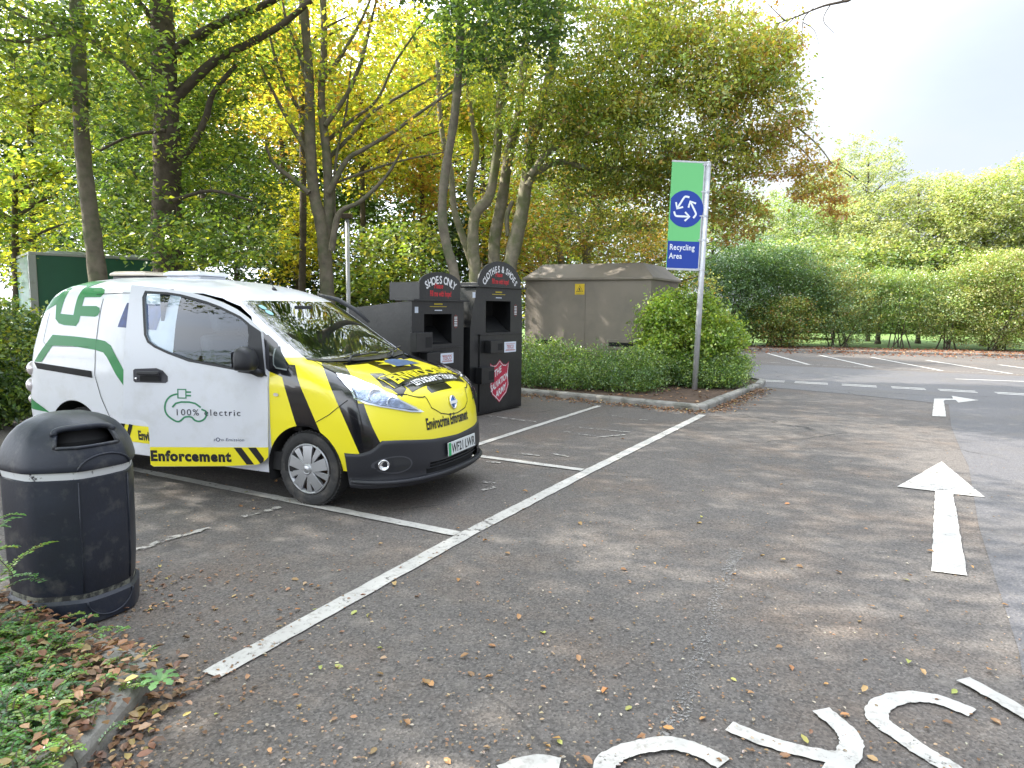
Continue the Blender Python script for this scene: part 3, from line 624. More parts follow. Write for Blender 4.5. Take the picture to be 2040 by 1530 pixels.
# green plug graphic and cable on the side
side_art('plug_graphic', poly2d([(-3.0, 1.83), (-2.66, 1.83), (-2.74, 1.765), (-2.56, 1.765), (-2.48, 1.745), (-2.45, 1.71), (-2.48, 1.675), (-2.70, 1.673), (-2.70, 1.59), (-2.50, 1.592), (-2.45, 1.575), (-2.437, 1.54), (-2.455, 1.505), (-2.49, 1.492), (-2.697, 1.496), (-2.705, 1.44), (-2.74, 1.40), (-2.915, 1.405), (-2.99, 1.42), (-3.05, 1.463), (-3.08, 1.60), (-3.27, 1.52), (-3.30, 1.62), (-3.09, 1.69), (-3.04, 1.77)],
         [[(-2.965, 1.79), (-2.80, 1.785), (-2.80, 1.504), (-2.99, 1.513)]]), VGREEN)
side_art('cable_graphic', poly2d([(-3.319, 1.04), (-3.061, 1.31), (-2.736, 1.303), (-2.424, 1.286), (-2.311, 1.272), (-2.228, 1.234), (-2.033, 1.008), (-1.85, .78), (-1.80, .60), (-1.93, .62), (-1.96, .75), (-2.037, .865), (-2.145, .973), (-2.271, 1.126), (-2.32, 1.166), (-2.423, 1.185), (-2.744, 1.21), (-3.042, 1.206), (-3.202, 1.041)]), VGREEN, .003)
side_art('cable_graphic', poly2d([(-3.46, .70), (-3.207, .59), (-3.12, .55), (-3.47, .57)]), VGREEN, .003)
side_art('sill_band', poly2d([(-2.30, .52), (-1.42, .517), (-1.42, .352), (-2.05, .362), (-2.20, .39)]), YELLOW, .003)
side_art('sill_stripe', merge2d(poly2d([(-2.118, .524), (-2.059, .523), (-2.13, .374), (-2.19, .385)]), poly2d([(-2.008, .525), (-1.958, .521), (-2.036, .364), (-2.087, .365)])), VBLACK, .0045)
side_art('lettering', xf2d(text2d('Envirocrime', .115, .005, .75, 0, 'LEFT', 1.0), 1, -1.905, .392), plate_k, .0045)
BLUE = mat('sticker_blue', (.01, .035, .16), .35, var=.5, vscale=18)
side_art('blue_notice', poly2d([(-2.096, 1.625), (-1.602, 1.612), (-1.664, 1.388), (-2.164, 1.404)]), BLUE, .003)
dots = []
for k in range(26): a_ = 2 * math.pi * k / 26; dots.append(poly2d(circle(-1.93 + .085 * math.cos(a_) * random.uniform(.4, 1), 1.49 + .085 * math.sin(a_) * random.uniform(.4, 1), .006, 6)))
side_art('notice_emblem', merge2d(*dots), WTXT, .005)
side_art('sliding_door_rail', poly2d([(-3.319, 1.036), (-2.474, .989), (-2.465, .925), (-3.26, .975)]), mat('rail_black', (.004, .004, .004), .6, spec=.2), .004)
side_art('side_repeater', poly2d(circle(-.265, .905, .028, 16, .014)), mat('repeater', (.55, .50, .45), .2), .008)
QW = side_art('quarter_window', poly2d([(-.318, 1.275), (-.303, 1.29), (-.158, 1.13), (-.17, 1.11), (-.275, 1.125), (-.298, 1.15)]), mat('quarter_glass', (.018, .024, .026), .25), .003)
side_art('window_edge', stroke2d([(-.318, 1.27), (-.297, 1.145), (-.27, 1.12), (-.165, 1.108)], .011), mat('window_edge', (.22, .25, .25), .3), .005)
# tail lamp cluster
TL = mat('tail_lens', (.60, .55, .56), .15, .3, coat=.5)
m = MB(); m.ball((-3.40, -.80, .965), (.075, .06, .075)); m.ball((-3.43, -.80, .80), (.07, .06, .075)); m.ball((-3.44, -.79, .66), (.05, .05, .05)); m.build('tail_light', TL, van, smooth=True)
m = MB(); m.tube([(-3.50, .60, .42), (-3.51, 0, .42), (-3.49, -.60, .42), (-3.42, -.77, .42), (-3.22, -.80, .42)], [.07, .07, .07, .07, .06], 12); m.build('rear_bumper', BUMPER, van, smooth=True)
# roof lamps, aerial, roof trims
AMB = mat('beacon_clear', (.62, .55, .45), .15, coat=.5)
def lightbar(x0, x1, zb, amber):
    m = MB(); m.box(x0 + .03, -.16, zb - .03, x1 - .03, .16, zb + .015); b = m.build('roof_beacon_base' if amber else 'roof_vent', BLACKP if amber else WHITE, van, bevel=.01)
    pf = [(x0, zb + .016), (x1, zb + .016), (x1 - .02, zb + .045), (x1 - .08, zb + .062), (x0 + .08, zb + .062), (x0 + .02, zb + .045)]
    m = MB(); m.prism(pf, -.19, .19); m.build('beacon_dome' if amber else 'vent_cover', AMB if amber else WHITE, b, bevel=.015)
lightbar(-3.08, -2.52, 1.885, True); lightbar(-2.30, -1.78, 1.88, False)
m = MB(); m.tube([(-1.04, 0, 1.755), (-1.05, 0, 1.79)], [.03, .012], 10); m.tube([(-1.05, 0, 1.785), (-1.13, 0, 1.99)], [.004, .002], 6); m.build('aerial', BLACKP, van, smooth=True)
# cowl and wipers
top_art('cowl', poly2d([(-.70, .10), (-.66, .03), (-.55, -.04), (-.3, -.10), (0, -.125), (.3, -.10), (.55, -.04), (.66, .03), (.70, .10), (.5, .02), (.0, -.03), (-.5, .02)]), BLACKP, .006)
for x0, y0, x1, y1, z0, z1 in ((.10, -.42, .02, .16, 1.17, 1.205), (.10, .22, -.06, .66, 1.17, 1.235)):
    wp = MB(); wp.tube([(x0 + .03, y0, z0 - .005), (x0 - .02, y0 + .10, z0 + .03), (x1 + .005, (y0 + y1) / 2, (z0 + z1) / 2 + .02)], [.012, .010, .007], 8); a_ = wp.build('wiper', BLACKP, van, smooth=True)
    wp = MB(); wp.tube([(x0 - .03, y0 + .02, z0 + .014), ((x0 + x1) / 2 - .01, (y0 + y1) / 2, (z0 + z1) / 2 + .012), (x1, y1, z1)], .007, 6); wp.build('wiper_blade', RUBBER, a_, smooth=True)
# windscreen edge band and tax-disc sized stickers
ST = mat('sticker_pale', (.25, .50, .52), .4)
front_art('windscreen_sticker', merge2d(poly2d(circle(-.50, 1.60, .030, 14, .02)), poly2d(circle(-.50, 1.555, .030, 14, .022))), ST, .004)
# wheels
def wheel(x, y, s_, full=True):
    wh = empty('wheel', (x, y, .31)); wh.parent = van; T = Matrix.Rotation(R(90 * s_), 4, 'X')     # lathe axis -> outward
    tp = [(.20, -.17), (.27, -.185), (.298, -.175), (.309, -.15), (.3105, -.10), (.3105, -.055), (.306, -.022), (.293, -.004), (.272, .002), (.245, .001), (.222, -.004), (.208, -.014), (.205, -.03)]
    m = MB(); m.lathe(tp, 56, 0, T)
    for k in range(56):                                          # tread shoulder blocks
        a_ = 2 * math.pi * k / 56; Q = T @ Matrix.Rotation(a_, 4, 'Z'); m.box(.300, -.011, -.060, .3125, .011, -.018, M=Q)
        m.box(.306, -.012, -.15, .3128, .012, -.075, M=Q)
    m.build('tyre', RUBBER, wh, auto=35)
    m = MB(); m.lathe([(.205, -.012), (.209, -.002), (.200, .004), (.188, -.004), (.180, -.022)], 56, 0, T)
    for k in range(5):                                           # wide twisted spokes of the trim
        a_ = 2 * math.pi * k / 5 + .35
        for sh, c0, wd0, wd1, h0 in ((0, 0, .040, .056, .0), (.20, .02, .012, .036, -.008)):
            poly = []
            for rr, ww in ((.04, wd0), (.10, wd0 + (wd1 - wd0) * .4), (.19, wd1)):
                poly.append((rr, -ww + c0 * 3 * rr + sh * rr * 1.55))
            for rr, ww in ((.19, wd1), (.10, wd0 + (wd1 - wd0) * .4), (.04, wd0)):
                poly.append((rr, ww * .75 + c0 * 3 * rr + sh * rr * 1.55))
            M2 = T @ Matrix.Rotation(a_ + (.30 if sh else 0), 4, 'Z')
            v = [];
            for (px_, py_) in poly: hh = .004 + h0 + .010 * (1 - ((px_ - .06) / .14) ** 2); v.append(M2 @ Vector((px_, py_, hh)))
            for (px_, py_) in poly: v.append(M2 @ Vector((px_, py_, -.018)))
            q = 6; m.add(v, [(0, 1, 4, 5), (1, 2, 3, 4)] + [((j + 1) % q, j, j + q, (j + 1) % q + q) for j in range(q)])
    m.lathe([(.052, -.01), (.050, .012), (.036, .022), (.034, .018), (.028, .022), (.001, .024)], 28, 0, T)
    m.build('rim', SILVER, wh, bevel=.0025, auto=40)
    m = MB(); m.lathe([(.19, -.05), (.001, -.05)], 30, 0, T); m.build('brake_drum', mat('brake_rust', (.11, .065, .045), .8, var=.4, vscale=10) if 'brake_rust' not in bpy.data.materials else bpy.data.materials['brake_rust'], wh)
    return wh
wheel(0, -.80, 1); wheel(-2.725, -.80, 1); wheel(0, .80, -1); wheel(-2.725, .80, -1)
for x, r_ in ((0.0, .37), (-2.755, .385)):
    for s_ in (-1, 1):
        m = MB(); n = 20; v = []; f = []
        for yy in (.848, .50):
            for k in range(n + 1): a_ = math.pi * (k / n) * 1.2 - .1 * math.pi; v.append((x + (r_ - .002) * math.cos(a_), yy * s_, .305 + (r_ - .002) * math.sin(a_)))
        for k in range(n): f.append((k, k + 1, n + 2 + k, n + 1 + k))
        m.add(v, f); m.add([(x - r_, .50 * s_, .18), (x + r_, .50 * s_, .18), (x + r_, .50 * s_, .7), (x - r_, .50 * s_, .7)], [(0, 1, 2, 3)]); m.build('wheel_arch_liner', DARK, van, smooth=False)
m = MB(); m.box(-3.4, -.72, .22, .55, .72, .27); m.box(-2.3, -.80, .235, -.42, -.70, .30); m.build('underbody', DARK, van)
m = MB(); m.tube([(-1.10, .70, 1.74), (-.88, .75, 1.685), (-.70, .785, 1.59), (-.54, .81, 1.46)], [.015, .024, .024, .015], 8); m.build('far_door_frame', BLACKP, van, smooth=True)
# cab interior
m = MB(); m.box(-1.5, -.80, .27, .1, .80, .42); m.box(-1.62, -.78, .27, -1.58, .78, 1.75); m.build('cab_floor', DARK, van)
m = MB(); m.prism([(-.42, .60), (-.10, .60), (.02, 1.10), (-.12, 1.145), (-.34, 1.10), (-.46, .95)], -.76, .76); m.build('dashboard', mat('dash_black', (.02, .02, .022), .7), van, bevel=.02)
for y in (-.40, .40):
    st = MB(); st.box(-1.30, y - .25, .60, -.80, y + .25, .76); s0 = st.build('seat', GREY, van, bevel=.05)
    st = MB(); st.prism([(-1.22, .72), (-1.08, .72), (-1.24, 1.35), (-1.36, 1.35)], y - .24, y + .24); st.build('seat_back', GREY, s0, bevel=.05)
    st = MB(); st.prism([(-1.30, 1.37), (-1.20, 1.37), (-1.24, 1.58), (-1.34, 1.58)], y - .13, y + .13); st.build('headrest', GREY, s0, bevel=.03)
m = MB(); T = Matrix.Translation((-.55, -.38, 1.05)) @ Matrix.Rotation(R(-62), 4, 'Y')
m.tube([T @ Vector((.18 * math.cos(t), .18 * math.sin(t), 0)) for t in [2 * math.pi * k / 24 for k in range(25)]], .014, 8, cap=False); m.tube([T @ Vector((-.17, 0, 0)), T @ Vector((.17, 0, 0))], .018, 8); m.build('steering_wheel', BLACKP, van, smooth=True)
m = MB(); m.box(-.72, -.10, 1.55, -.69, .12, 1.62); m.build('rear_view_mirror', BLACKP, van, bevel=.01)

# the open door: hinged at its front edge, swung out 23.6 degrees so it lies across the picture
door = empty('front_door', (-.341, -.855, 0), R(23.6)); door.parent = van
OUT = [(-.985, .308), (-.961, .293), (-.333, .304), (-.104, .319), (-.058, .343), (-.017, .384), (-.006, .776), (-.005, 1.048), (-.021, 1.071), (-.044, 1.273), (-.062, 1.407), (-.182, 1.517), (-.291, 1.591), (-.4, 1.641), (-.51, 1.678), (-.642, 1.71), (-.708, 1.72), (-.951, 1.755), (-1.137, 1.772), (-1.164, 1.214), (-1.184, .686), (-1.057, .684), (-1.007, .666), (-.982, .637), (-.979, .534)]
WIN = [(-1.02, 1.716), (-.842, 1.707), (-.732, 1.692), (-.622, 1.666), (-.512, 1.636), (-.402, 1.597), (-.237, 1.521), (-.167, 1.467), (-.152, 1.383), (-.156, 1.272), (-.10, 1.074), (-.418, 1.133), (-.641, 1.17), (-.807, 1.23), (-.917, 1.279), (-.971, 1.317), (-.997, 1.373), (-1.016, 1.551), (-1.03, 1.672)]
def bulge(x, z): return -.012 * math.sin(min(max((z - .3) / .75, 0), 1) * math.pi) + max(0, z - 1.05) ** 1.6 * .20 + .03 * max(0, -x - .3) * 0
def dgrid(vf, off, cell=.06):
    b = bmesh.new(); vs = [b.verts.new((p[0], 0, p[1])) for p in vf[0]]
    for q in vf[1]:
        try: b.faces.new([vs[i] for i in q])
        except ValueError: pass
    for ax in (0, 2):
        lo = min(v.co[ax] for v in b.verts); hi = max(v.co[ax] for v in b.verts); k = math.floor(lo / cell) + 1
        while k * cell < hi:
            no = (1, 0, 0) if ax == 0 else (0, 0, 1); bmesh.ops.bisect_plane(b, geom=b.verts[:] + b.edges[:] + b.faces[:], plane_co=tuple(k * cell * t for t in no), plane_no=no, dist=1e-6); k += 1
    for v in b.verts: v.co.y = bulge(v.co.x, v.co.z) + off
    return b
def dart(name, vf, m_, off, parent=door):
    b = dgrid(vf, off); me = bpy.data.meshes.new(name); b.to_mesh(me); b.free(); me.materials.append(m_); me.polygons.foreach_set('use_smooth', [True] * len(me.polygons))
    o = bpy.data.objects.new(name, me); C.objects.link(o); o.parent = parent; return o
b = dgrid(poly2d(OUT, [WIN]), 0)
bmesh.ops.recalc_face_normals(b, faces=b.faces[:])
if sum(f.normal.y for f in b.faces) > 0: bmesh.ops.reverse_faces(b, faces=b.faces[:])
ext = bmesh.ops.extrude_face_region(b, geom=b.faces[:]); 
for v in [g for g in ext['geom'] if isinstance(g, bmesh.types.BMVert)]: v.co.y += .045
bmesh.ops.recalc_face_normals(b, faces=b.faces[:])
me = bpy.data.meshes.new('door_skin'); b.to_mesh(me); b.free(); me.materials.append(WHITE)
me.polygons.foreach_set('use_smooth', [True] * len(me.polygons)); me.set_sharp_from_angle(angle=R(35))
dk = bpy.data.objects.new('door_skin', me); C.objects.link(dk); dk.parent = door
m = MB(); m.prism([(-.95, .34), (-.08, .36), (-.06, 1.02), (-.45, 1.08), (-.95, 1.18)], .045, .09); m.build('door_card', GREY, door, bevel=.02)
dwin = dart('door_window', poly2d(WIN), DGLASS, .022)
dart('window_seal', stroke2d(WIN, .020, True), BLACKP, -.002)
dart('window_sail', poly2d([(-.20, 1.50), (-.166, 1.475), (-.062, 1.407), (-.044, 1.273), (-.021, 1.071), (-.005, 1.048), (-.25, 1.082), (-.18, 1.12), (-.150, 1.272), (-.145, 1.40)]), BLACKP, -.004)
dart('sill_band', poly2d([(-.979, .458), (-.010, .467), (-.014, .386), (-.056, .345), (-.104, .321), (-.333, .306), (-.961, .295), (-.984, .31)]), YELLOW, -.002)
dart('sill_stripe', merge2d(poly2d([(-.294, .462), (-.231, .462), (-.133, .322), (-.195, .320)]), poly2d([(-.177, .463), (-.111, .464), (-.05, .372), (-.056, .346), (-.081, .329)])), plate_k, -.0035)
dart('lettering', xf2d(text2d('Enforcement', .118, .006, .96, 0, 'LEFT', 1.12), 1, -.98, .345), plate_k, -.0035)
LOGOG = mat('logo_green', (.03, .22, .10), .4); TXT = mat('lettering_navy', (.01, .012, .03), .4)
def chaikin(P, n=2, closed=False):
    for _ in range(n):
        Q = [] if closed else [P[0]]
        for i in range(len(P) if closed else len(P) - 1):
            a, b_ = P[i], P[(i + 1) % len(P)]; Q += [(a[0] * .75 + b_[0] * .25, a[1] * .75 + b_[1] * .25), (a[0] * .25 + b_[0] * .75, a[1] * .25 + b_[1] * .75)]
        if not closed: Q.append(P[-1])
        P = Q
    return P
dart('car_logo', merge2d(stroke2d(chaikin([(-.739, .897), (-.788, .885), (-.829, .845), (-.846, .782), (-.829, .725), (-.785, .69), (-.74, .666), (-.706, .687), (-.682, .713), (-.625, .713), (-.604, .682), (-.559, .672), (-.512, .702), (-.499, .757), (-.545, .775)]), .014),
     stroke2d(chaikin([(-.781, .789), (-.742, .832), (-.609, .833), (-.55, .790)], 1), .014), stroke2d([(-.733, .935), (-.668, .935), (-.668, .865), (-.733, .865)], .013, True), stroke2d([(-.669, .914), (-.626, .914)], .013), stroke2d([(-.669, .885), (-.626, .885)], .013)), LOGOG, -.002)
dart('lettering', xf2d(text2d('100% electric', .0745, .0, 1.06, 0, 'LEFT', 1.22), 1, -.762, .724), TXT, -.003)
dart('lettering', xf2d(merge2d(xf2d(text2d('z  ro Emission', .036, .0, 1.12, .15, 'LEFT', 1.08), 1, -.457, .515), stroke2d(circle(-.420, .527, .014, 16), .006, True)), 1), mat('logo_blue', (.05, .07, .14), .4), -.002)
# pull handle in its black tray
hp_ = dart('door_handle', poly2d([(-1.076, 1.097), (-.902, 1.105), (-.85, 1.085), (-.812, 1.04), (-.812, 1.0), (-.83, .985), (-1.076, .988), (-1.09, 1.0), (-1.09, 1.085)]), mat('handle_tray', (.035, .035, .045), .5), -.003)
m = MB(); m.box(-1.045, -.045, 1.052, -.865, -.028, 1.082); m.build('handle_grip', BLACKP, hp_, bevel=.008)
m = MB(); m.box(-1.03, -.0175, 1.0, -.87, -.0165, 1.045); m.build('handle_recess', DARK, hp_)
m = MB(); m.ball((-1.062, -.018, 1.02), (.010, .006, .010)); m.build('key_lock', CHROME, hp_, smooth=True)
# wing mirror
m = MB(); mp_ = [(-.205, 1.115), (-.21, 1.19), (-.20, 1.26), (-.17, 1.295), (-.12, 1.30), (-.075, 1.272), (-.046, 1.20), (-.042, 1.13), (-.072, 1.10), (-.19, 1.104)]
cx_, cz_ = -.125, 1.20
for sc_, yy in ((.55, -.235), (.82, -.222), (.96, -.19), (1.0, -.14), (.97, -.09), (.9, -.06)): m.v += [(cx_ + (a - cx_) * sc_, yy, cz_ + (b_ - cz_) * sc_) for a, b_ in chaikin(mp_, 1, True)]
nq = 20
for i in range(5):
    for k in range(nq): m.f.append((i * nq + k, i * nq + (k + 1) % nq, (i + 1) * nq + (k + 1) % nq, (i + 1) * nq + k)); m.m.append(0)
m.f.append(tuple(range(nq))[::-1]); m.m.append(0); m.f.append(tuple(5 * nq + k for k in range(nq))); m.m.append(0)
mr_ = m.build('wing_mirror', BUMPER, door, auto=50)
m = MB(); m.tube([(-.10, -.10, 1.115), (-.07, -.02, 1.075), (-.05, .0, 1.07)], [.035, .032, .03], 8); m.build('mirror_arm', BUMPER, mr_, smooth=True)
m = MB(); m.v = [(-.2125, yy, zz) for yy, zz in ((-.075, 1.13), (-.20, 1.13), (-.205, 1.25), (-.075, 1.27))]; m.f = [(0, 1, 2, 3)]; m.m = [0]; m.build('mirror_glass', CHROME, mr_)

# ------------------------------------------------------------------ two clothing banks
BINK = mat('bank_black', (.0105, .011, .012), .34, var=.25, vscale=3, bump=.15, bscale=25, dirt=(.026, .026, .025), dscale=2.2, dlo=.5, dhi=.75)
RED = mat('bank_red', (.55, .02, .03), .4); BW = mat('bank_white', (.72, .73, .75), .45); PAPER = mat('notice_paper', (.62, .68, .78), .6); YT = mat('bank_yellow', (.6, .48, .03), .5)
SH = mat('shield_red', (.45, .02, .06), .35)
def arc_text(s, r, cx, cz, size, a0, a1, width=.8, bold=.004):
    parts = []; n = len(s); adv = [(.45 if c_ == ' ' else .62 if c_ in 'IL' else 1.0) for c_ in s]; tot = sum(adv); acc = 0
    for c_, w_ in zip(s, adv):
        a = a0 + (a1 - a0) * (acc + w_ / 2) / tot; acc += w_
        if c_ == ' ': continue
        vf = text2d(c_, size, bold, width, 0, 'CENTER'); ca, sa = math.cos(a - math.pi / 2), math.sin(a - math.pi / 2)
        parts.append(xf2d(vf, 1, 0, 0, lambda u, v, a=a, ca=ca, sa=sa: (cx + r * math.cos(a) + u * ca - v * sa, cz + r * math.sin(a) + u * sa + v * ca)))
    return merge2d(*parts)
FM = lambda y: Matrix(((1, 0, 0, 0), (0, 0, 1, y), (0, 1, 0, 0), (0, 0, 0, 1)))            # (u, v) -> (x, z) on the plane y
def bank(x0, front, zt, depth, zback, ap, hx0, hx1, hz, words, label, lock, door_x, shelf_z, notice, shield, vent):
    o = empty('clothing_bank', (-.528, 10.185, 0), R(57), label, 'clothing bank', 'clothing banks beside the van')
    m = MB(); n = len(front)
    ax0, ax1, az0, az1 = ap
    ring_ = front; hole = [(ax0, az0), (ax1, az0), (ax1, az1), (ax0, az1)]
    v2, f2 = poly2d(ring_, [hole]); m.add([(a, 0, b) for a, b in v2], f2)
    back = [(a, zback + (b - zback) * 0 if b > 1.5 else b) for a, b in ring_]
    v = [(a, 0, b) for a, b in ring_] + [(a, depth, b) for a, b in back]
    m.add(v, [((j + 1) % n, j, j + n, (j + 1) % n + n) for j in range(n)] + [tuple(range(2 * n - 1, n - 1, -1))])
    m.build('body', BINK, o)
    m = MB(); m.add([(ax0, 0, az0), (ax1, 0, az0), (ax1, 0, az1), (ax0, 0, az1), (ax0, .34, az0 + .16), (ax1, .34, az0 + .16), (ax1, .34, az1), (ax0, .34, az1)], [(0, 1, 5, 4), (1, 2, 6, 5), (2, 3, 7, 6), (3, 0, 4, 7), (4, 5, 6, 7)])
    m.add([(ax0 + .02, .05, az0 + .02), (ax1 - .02, .05, az0 + .02), (ax1 - .02, .30, az0 + .24), (ax0 + .02, .30, az0 + .24)], [(0, 1, 2, 3)]); m.build('chute', BINK, o)
    m = MB(); m.box(x0 + .10 if False else min(p[0] for p in front if p[1] > 1.5) - .04, -.07, zt - .004, max(p[0] for p in front if p[1] > 1.5) + .05, .25, zt + .022); m.build('lip', BINK, o, bevel=.004)
    hr = (hx1 - hx0) / 2; hcx = (hx0 + hx1) / 2; base = hz[0]; pts = [(hx0, zt + .02), (hx0, base)] + [(hcx - hr * math.cos(math.pi * k / 16), base + (hz[1] - base) * math.sin(math.pi * k / 16)) for k in range(1, 16)] + [(hx1, base), (hx1, zt + .02)]
    m = MB(); m.prism(pts, -.03, -.005); hb = m.build('header_board', BINK, o, bevel=.004)
    m = MB(); m.box(hx0 + .05, -.005, zt, hx1 - .05, .55, base + .02); m.build('hood', BINK, o, bevel=.01)
    flat_art('lettering', words(hcx, base), BW, hb, FM(-.032))
    tz = zt + (.15 if hz[0] - zt > .15 else .145)
    flat_art('lettering', merge2d(xf2d(text2d('Please', .10, .002, .75, .3, 'CENTER'), 1, hcx - .05, tz + .02), xf2d(text2d('Fill me with hope!', .105, .003, .60, 0, 'CENTER'), 1, hcx, tz - .085)), RED, hb, FM(-.032))
    m = MB(); m.box(door_x[0], -.018, .06, door_x[1], -.001, shelf_z); d = m.build('hatch', BINK, o, bevel=.004)
    m = MB(); m.box(door_x[0] - .02, -.045, shelf_z, door_x[1] + .03, -.0, shelf_z + .012); m.build('shelf_edge', BINK, o)
    for (a, b, c_, e_) in lock:
        m = MB(); m.box(a, -.14, b, c_, -.019, e_); lb = m.build('lock_box', BINK, o, bevel=.006)
        m = MB(); m.box(a + (c_ - a) * .55, -.1415, b + (e_ - b) * .2, c_ - .02, -.1405, b + (e_ - b) * .75); m.build('lock_opening', DARK, lb)
    if notice:
        a, b, c_, e_ = notice; np_ = flat_art('notice', poly2d([(a, b), (c_, b), (c_, e_), (a, e_)]), PAPER, o, FM(-.143))
        flat_art('lettering', merge2d(xf2d(text2d('TESCO', .075, .001, .85, 0, 'CENTER'), 1, (a + c_) / 2, (b + e_) / 2 - .02), *[stroke2d([(a + .03, z_), (c_ - .03, z_)], .005) for z_ in (b + .025, b + .035, e_ - .03)], stroke2d([(a + .05, (b + e_) / 2 - .035), (c_ - .07, (b + e_) / 2 - .035)], .004)), mat('notice_red', (.42, .08, .06), .6) if 'notice_red' not in bpy.data.materials else bpy.data.materials['notice_red'], np_, FM(-.1445))
    # shield
    sx, sz, k = shield; so_ = [(-.265, .29), (-.14, .325), (0, .355), (.14, .325), (.265, .29), (.25, .12), (.262, -.05), (.22, -.17), (.11, -.26), (0, -.33), (-.11, -.26), (-.22, -.17), (-.262, -.05), (-.25, .12)]
    so_ = [(-.265, .31), (-.19, .27), (-.10, .28), (0, .355), (.10, .28), (.19, .27), (.265, .31), (.235, .10), (.262, -.06), (.20, -.19), (.09, -.26), (0, -.33), (-.09, -.26), (-.20, -.19), (-.262, -.06), (-.235, .10)]
    S = lambda P, q: [(sx + a * q * k, sz + b * q * k) for a, b in P]
    s1 = flat_art('shield', poly2d(S(so_, 1.0)), SH, o, FM(-.0205)); flat_art('shield_outline', stroke2d(S(so_, .93), .012, True), BW, s1, FM(-.022))
    rot = lambda dx, dz: (lambda u, v: (sx + (dx + u) * k, sz + (dz + v + u * .42) * k))
    flat_art('lettering', merge2d(xf2d(text2d('THE', .15, .004, .72, 0, 'CENTER'), 1, 0, 0, rot(-.05, .12)), xf2d(text2d('SALVATION', .145, .004, .62, 0, 'CENTER'), 1, 0, 0, rot(0, -.045)), xf2d(text2d('ARMY', .15, .004, .72, 0, 'CENTER'), 1, 0, 0, rot(.04, -.19))), BW, s1, FM(-.0225))
    ax, az = vent
    g_ = flat_art('opening_times', stroke2d(circle(ax, az, .045, 22, .09), .006, True), mat('ring_red', (.35, .06, .05), .5) if 'ring_red' not in bpy.data.materials else bpy.data.materials['ring_red'], o, FM(-.003))
    flat_art('small_print', merge2d(*[stroke2d([(ax - .034, az + t), (ax + .034, az + t)], .011) for t in (-.06, -.036, -.012, .012, .036, .06)]), BW, g_, FM(-.004))
    ym = (ax0 + ax1) / 2; flat_art('small_print', merge2d(stroke2d([(ym - .09, az1 + .135), (ym + .09, az1 + .135)], .022), stroke2d([(ym - .18, az1 + .10), (ym + .18, az1 + .10)], .008)), YT, o, FM(-.003))
    flat_art('small_print', merge2d(stroke2d([(ym - .08, az1 + .05), (ym + .08, az1 + .05)], .014)), PAPER, o, FM(-.003))
    sx0 = front[-1][0]; flat_art('bank_sticker', poly2d([(sx0 + .05, zt - .16), (sx0 + .12, zt - .16), (sx0 + .12, zt - .08), (sx0 + .05, zt - .08)]), PAPER, o, FM(-.003))
    flat_art('small_print', merge2d(xf2d(text2d('thank you', .055, .001, .7, .2, 'LEFT'), 1, ax0 + .06, az1 - .12), stroke2d([(ax0 + .03, az1 - .06), (ax0 + .34, az1 - .06)], .009)), BW, o, FM(.30))
    return o
bank(-.17, [(-.17, .02), (1.25, .02), (1.25, 1.45), (1.21, 1.92), (-.01, 1.92), (-.165, 1.33)], 1.92, 1.0, 1.86, (.225, .90, 1.24, 1.72), -.02, 1.15, (1.97, 2.32),
     lambda cx, b: arc_text('CLOTHES & SHOES', .50, cx, b - .314, .135, R(145), R(35), .80), 'taller black clothes and shoes bank with rounded header board and full red shield', [(.17, .94, .50, 1.13), (-.06, .50, .27, .74)], (.055, 1.19), 1.21, (.52, .94, .85, 1.10), (.58, .475, .98), (1.04, 1.58))
bank(-1.49, [(-1.47, .02), (-.33, .02), (-.32, 1.70), (-1.43, 1.70)], 1.70, 1.15, 1.59, (-1.19, -.60, 1.115, 1.525), -1.315, -.44, (1.93, 2.09),
     lambda cx, b: arc_text('SHOES ONLY', .57, cx, b - .565, .145, R(122), R(58), .82), 'shorter black shoes only bank with white notice, between the van and its taller twin', [(-1.50, 1.04, -1.18, 1.29), (-1.29, .86, -.73, 1.02)], (-1.30, -.44), 1.06, (-1.02, .86, -.74, 1.0), (-.86, .45, .95), (-.51, 1.42))

# ------------------------------------------------------------------ substation cabinet
TAN = mat('cabinet_brown', (.235, .20, .165), .62, var=.12, vscale=1.5, bump=.12, bscale=30, dirt=(.16, .14, .12), dscale=1.3, dlo=.45, dhi=.8)
cab = empty('substation_cabinet', (2.93, 14.8, 0), R(151 - 180), 'brown steel substation cabinet with hipped roof standing behind the hedge', 'cabinet')
# local +x runs from the left front corner... built with x from -3.03 (left) to 0 (near right corner), y to the back
m = MB(); m.box(-3.02, 0, .05, 0, 2.05, 2.26); m.build('body', TAN, cab)
m = MB(); e_ = .06
m.add([(-3.02 - e_, -e_, 2.25), (e_, -e_, 2.25), (e_, 2.05 + e_, 2.25), (-3.02 - e_, 2.05 + e_, 2.25), (-3.02 - e_, -e_, 2.30), (e_, -e_, 2.30), (e_, 2.05 + e_, 2.30), (-3.02 - e_, 2.05 + e_, 2.30),
       (-2.72, .30, 2.63), (-.30, .30, 2.63), (-.30, 1.75, 2.63), (-2.72, 1.75, 2.63)],
      [(0, 3, 2, 1), (0, 1, 5, 4), (1, 2, 6, 5), (2, 3, 7, 6), (3, 0, 4, 7), (4, 5, 9, 8), (5, 6, 10, 9), (6, 7, 11, 10), (7, 4, 8, 11), (8, 9, 10, 11)]); m.build('roof', TAN, cab, bevel=.012)
for x0, x1 in ((-2.80, -2.08), (-.97, -.32)):
    m = MB(); m.box(x0 - .03, -.02, .73, x1 + .03, -.001, .96); f_ = m.build('vent_frame', TAN, cab, bevel=.005)
    m = MB(); m.box(x0 + .05, -.022, .80, x1 - .02, -.021, .89); m.build('vent_slot', DARK, f_)
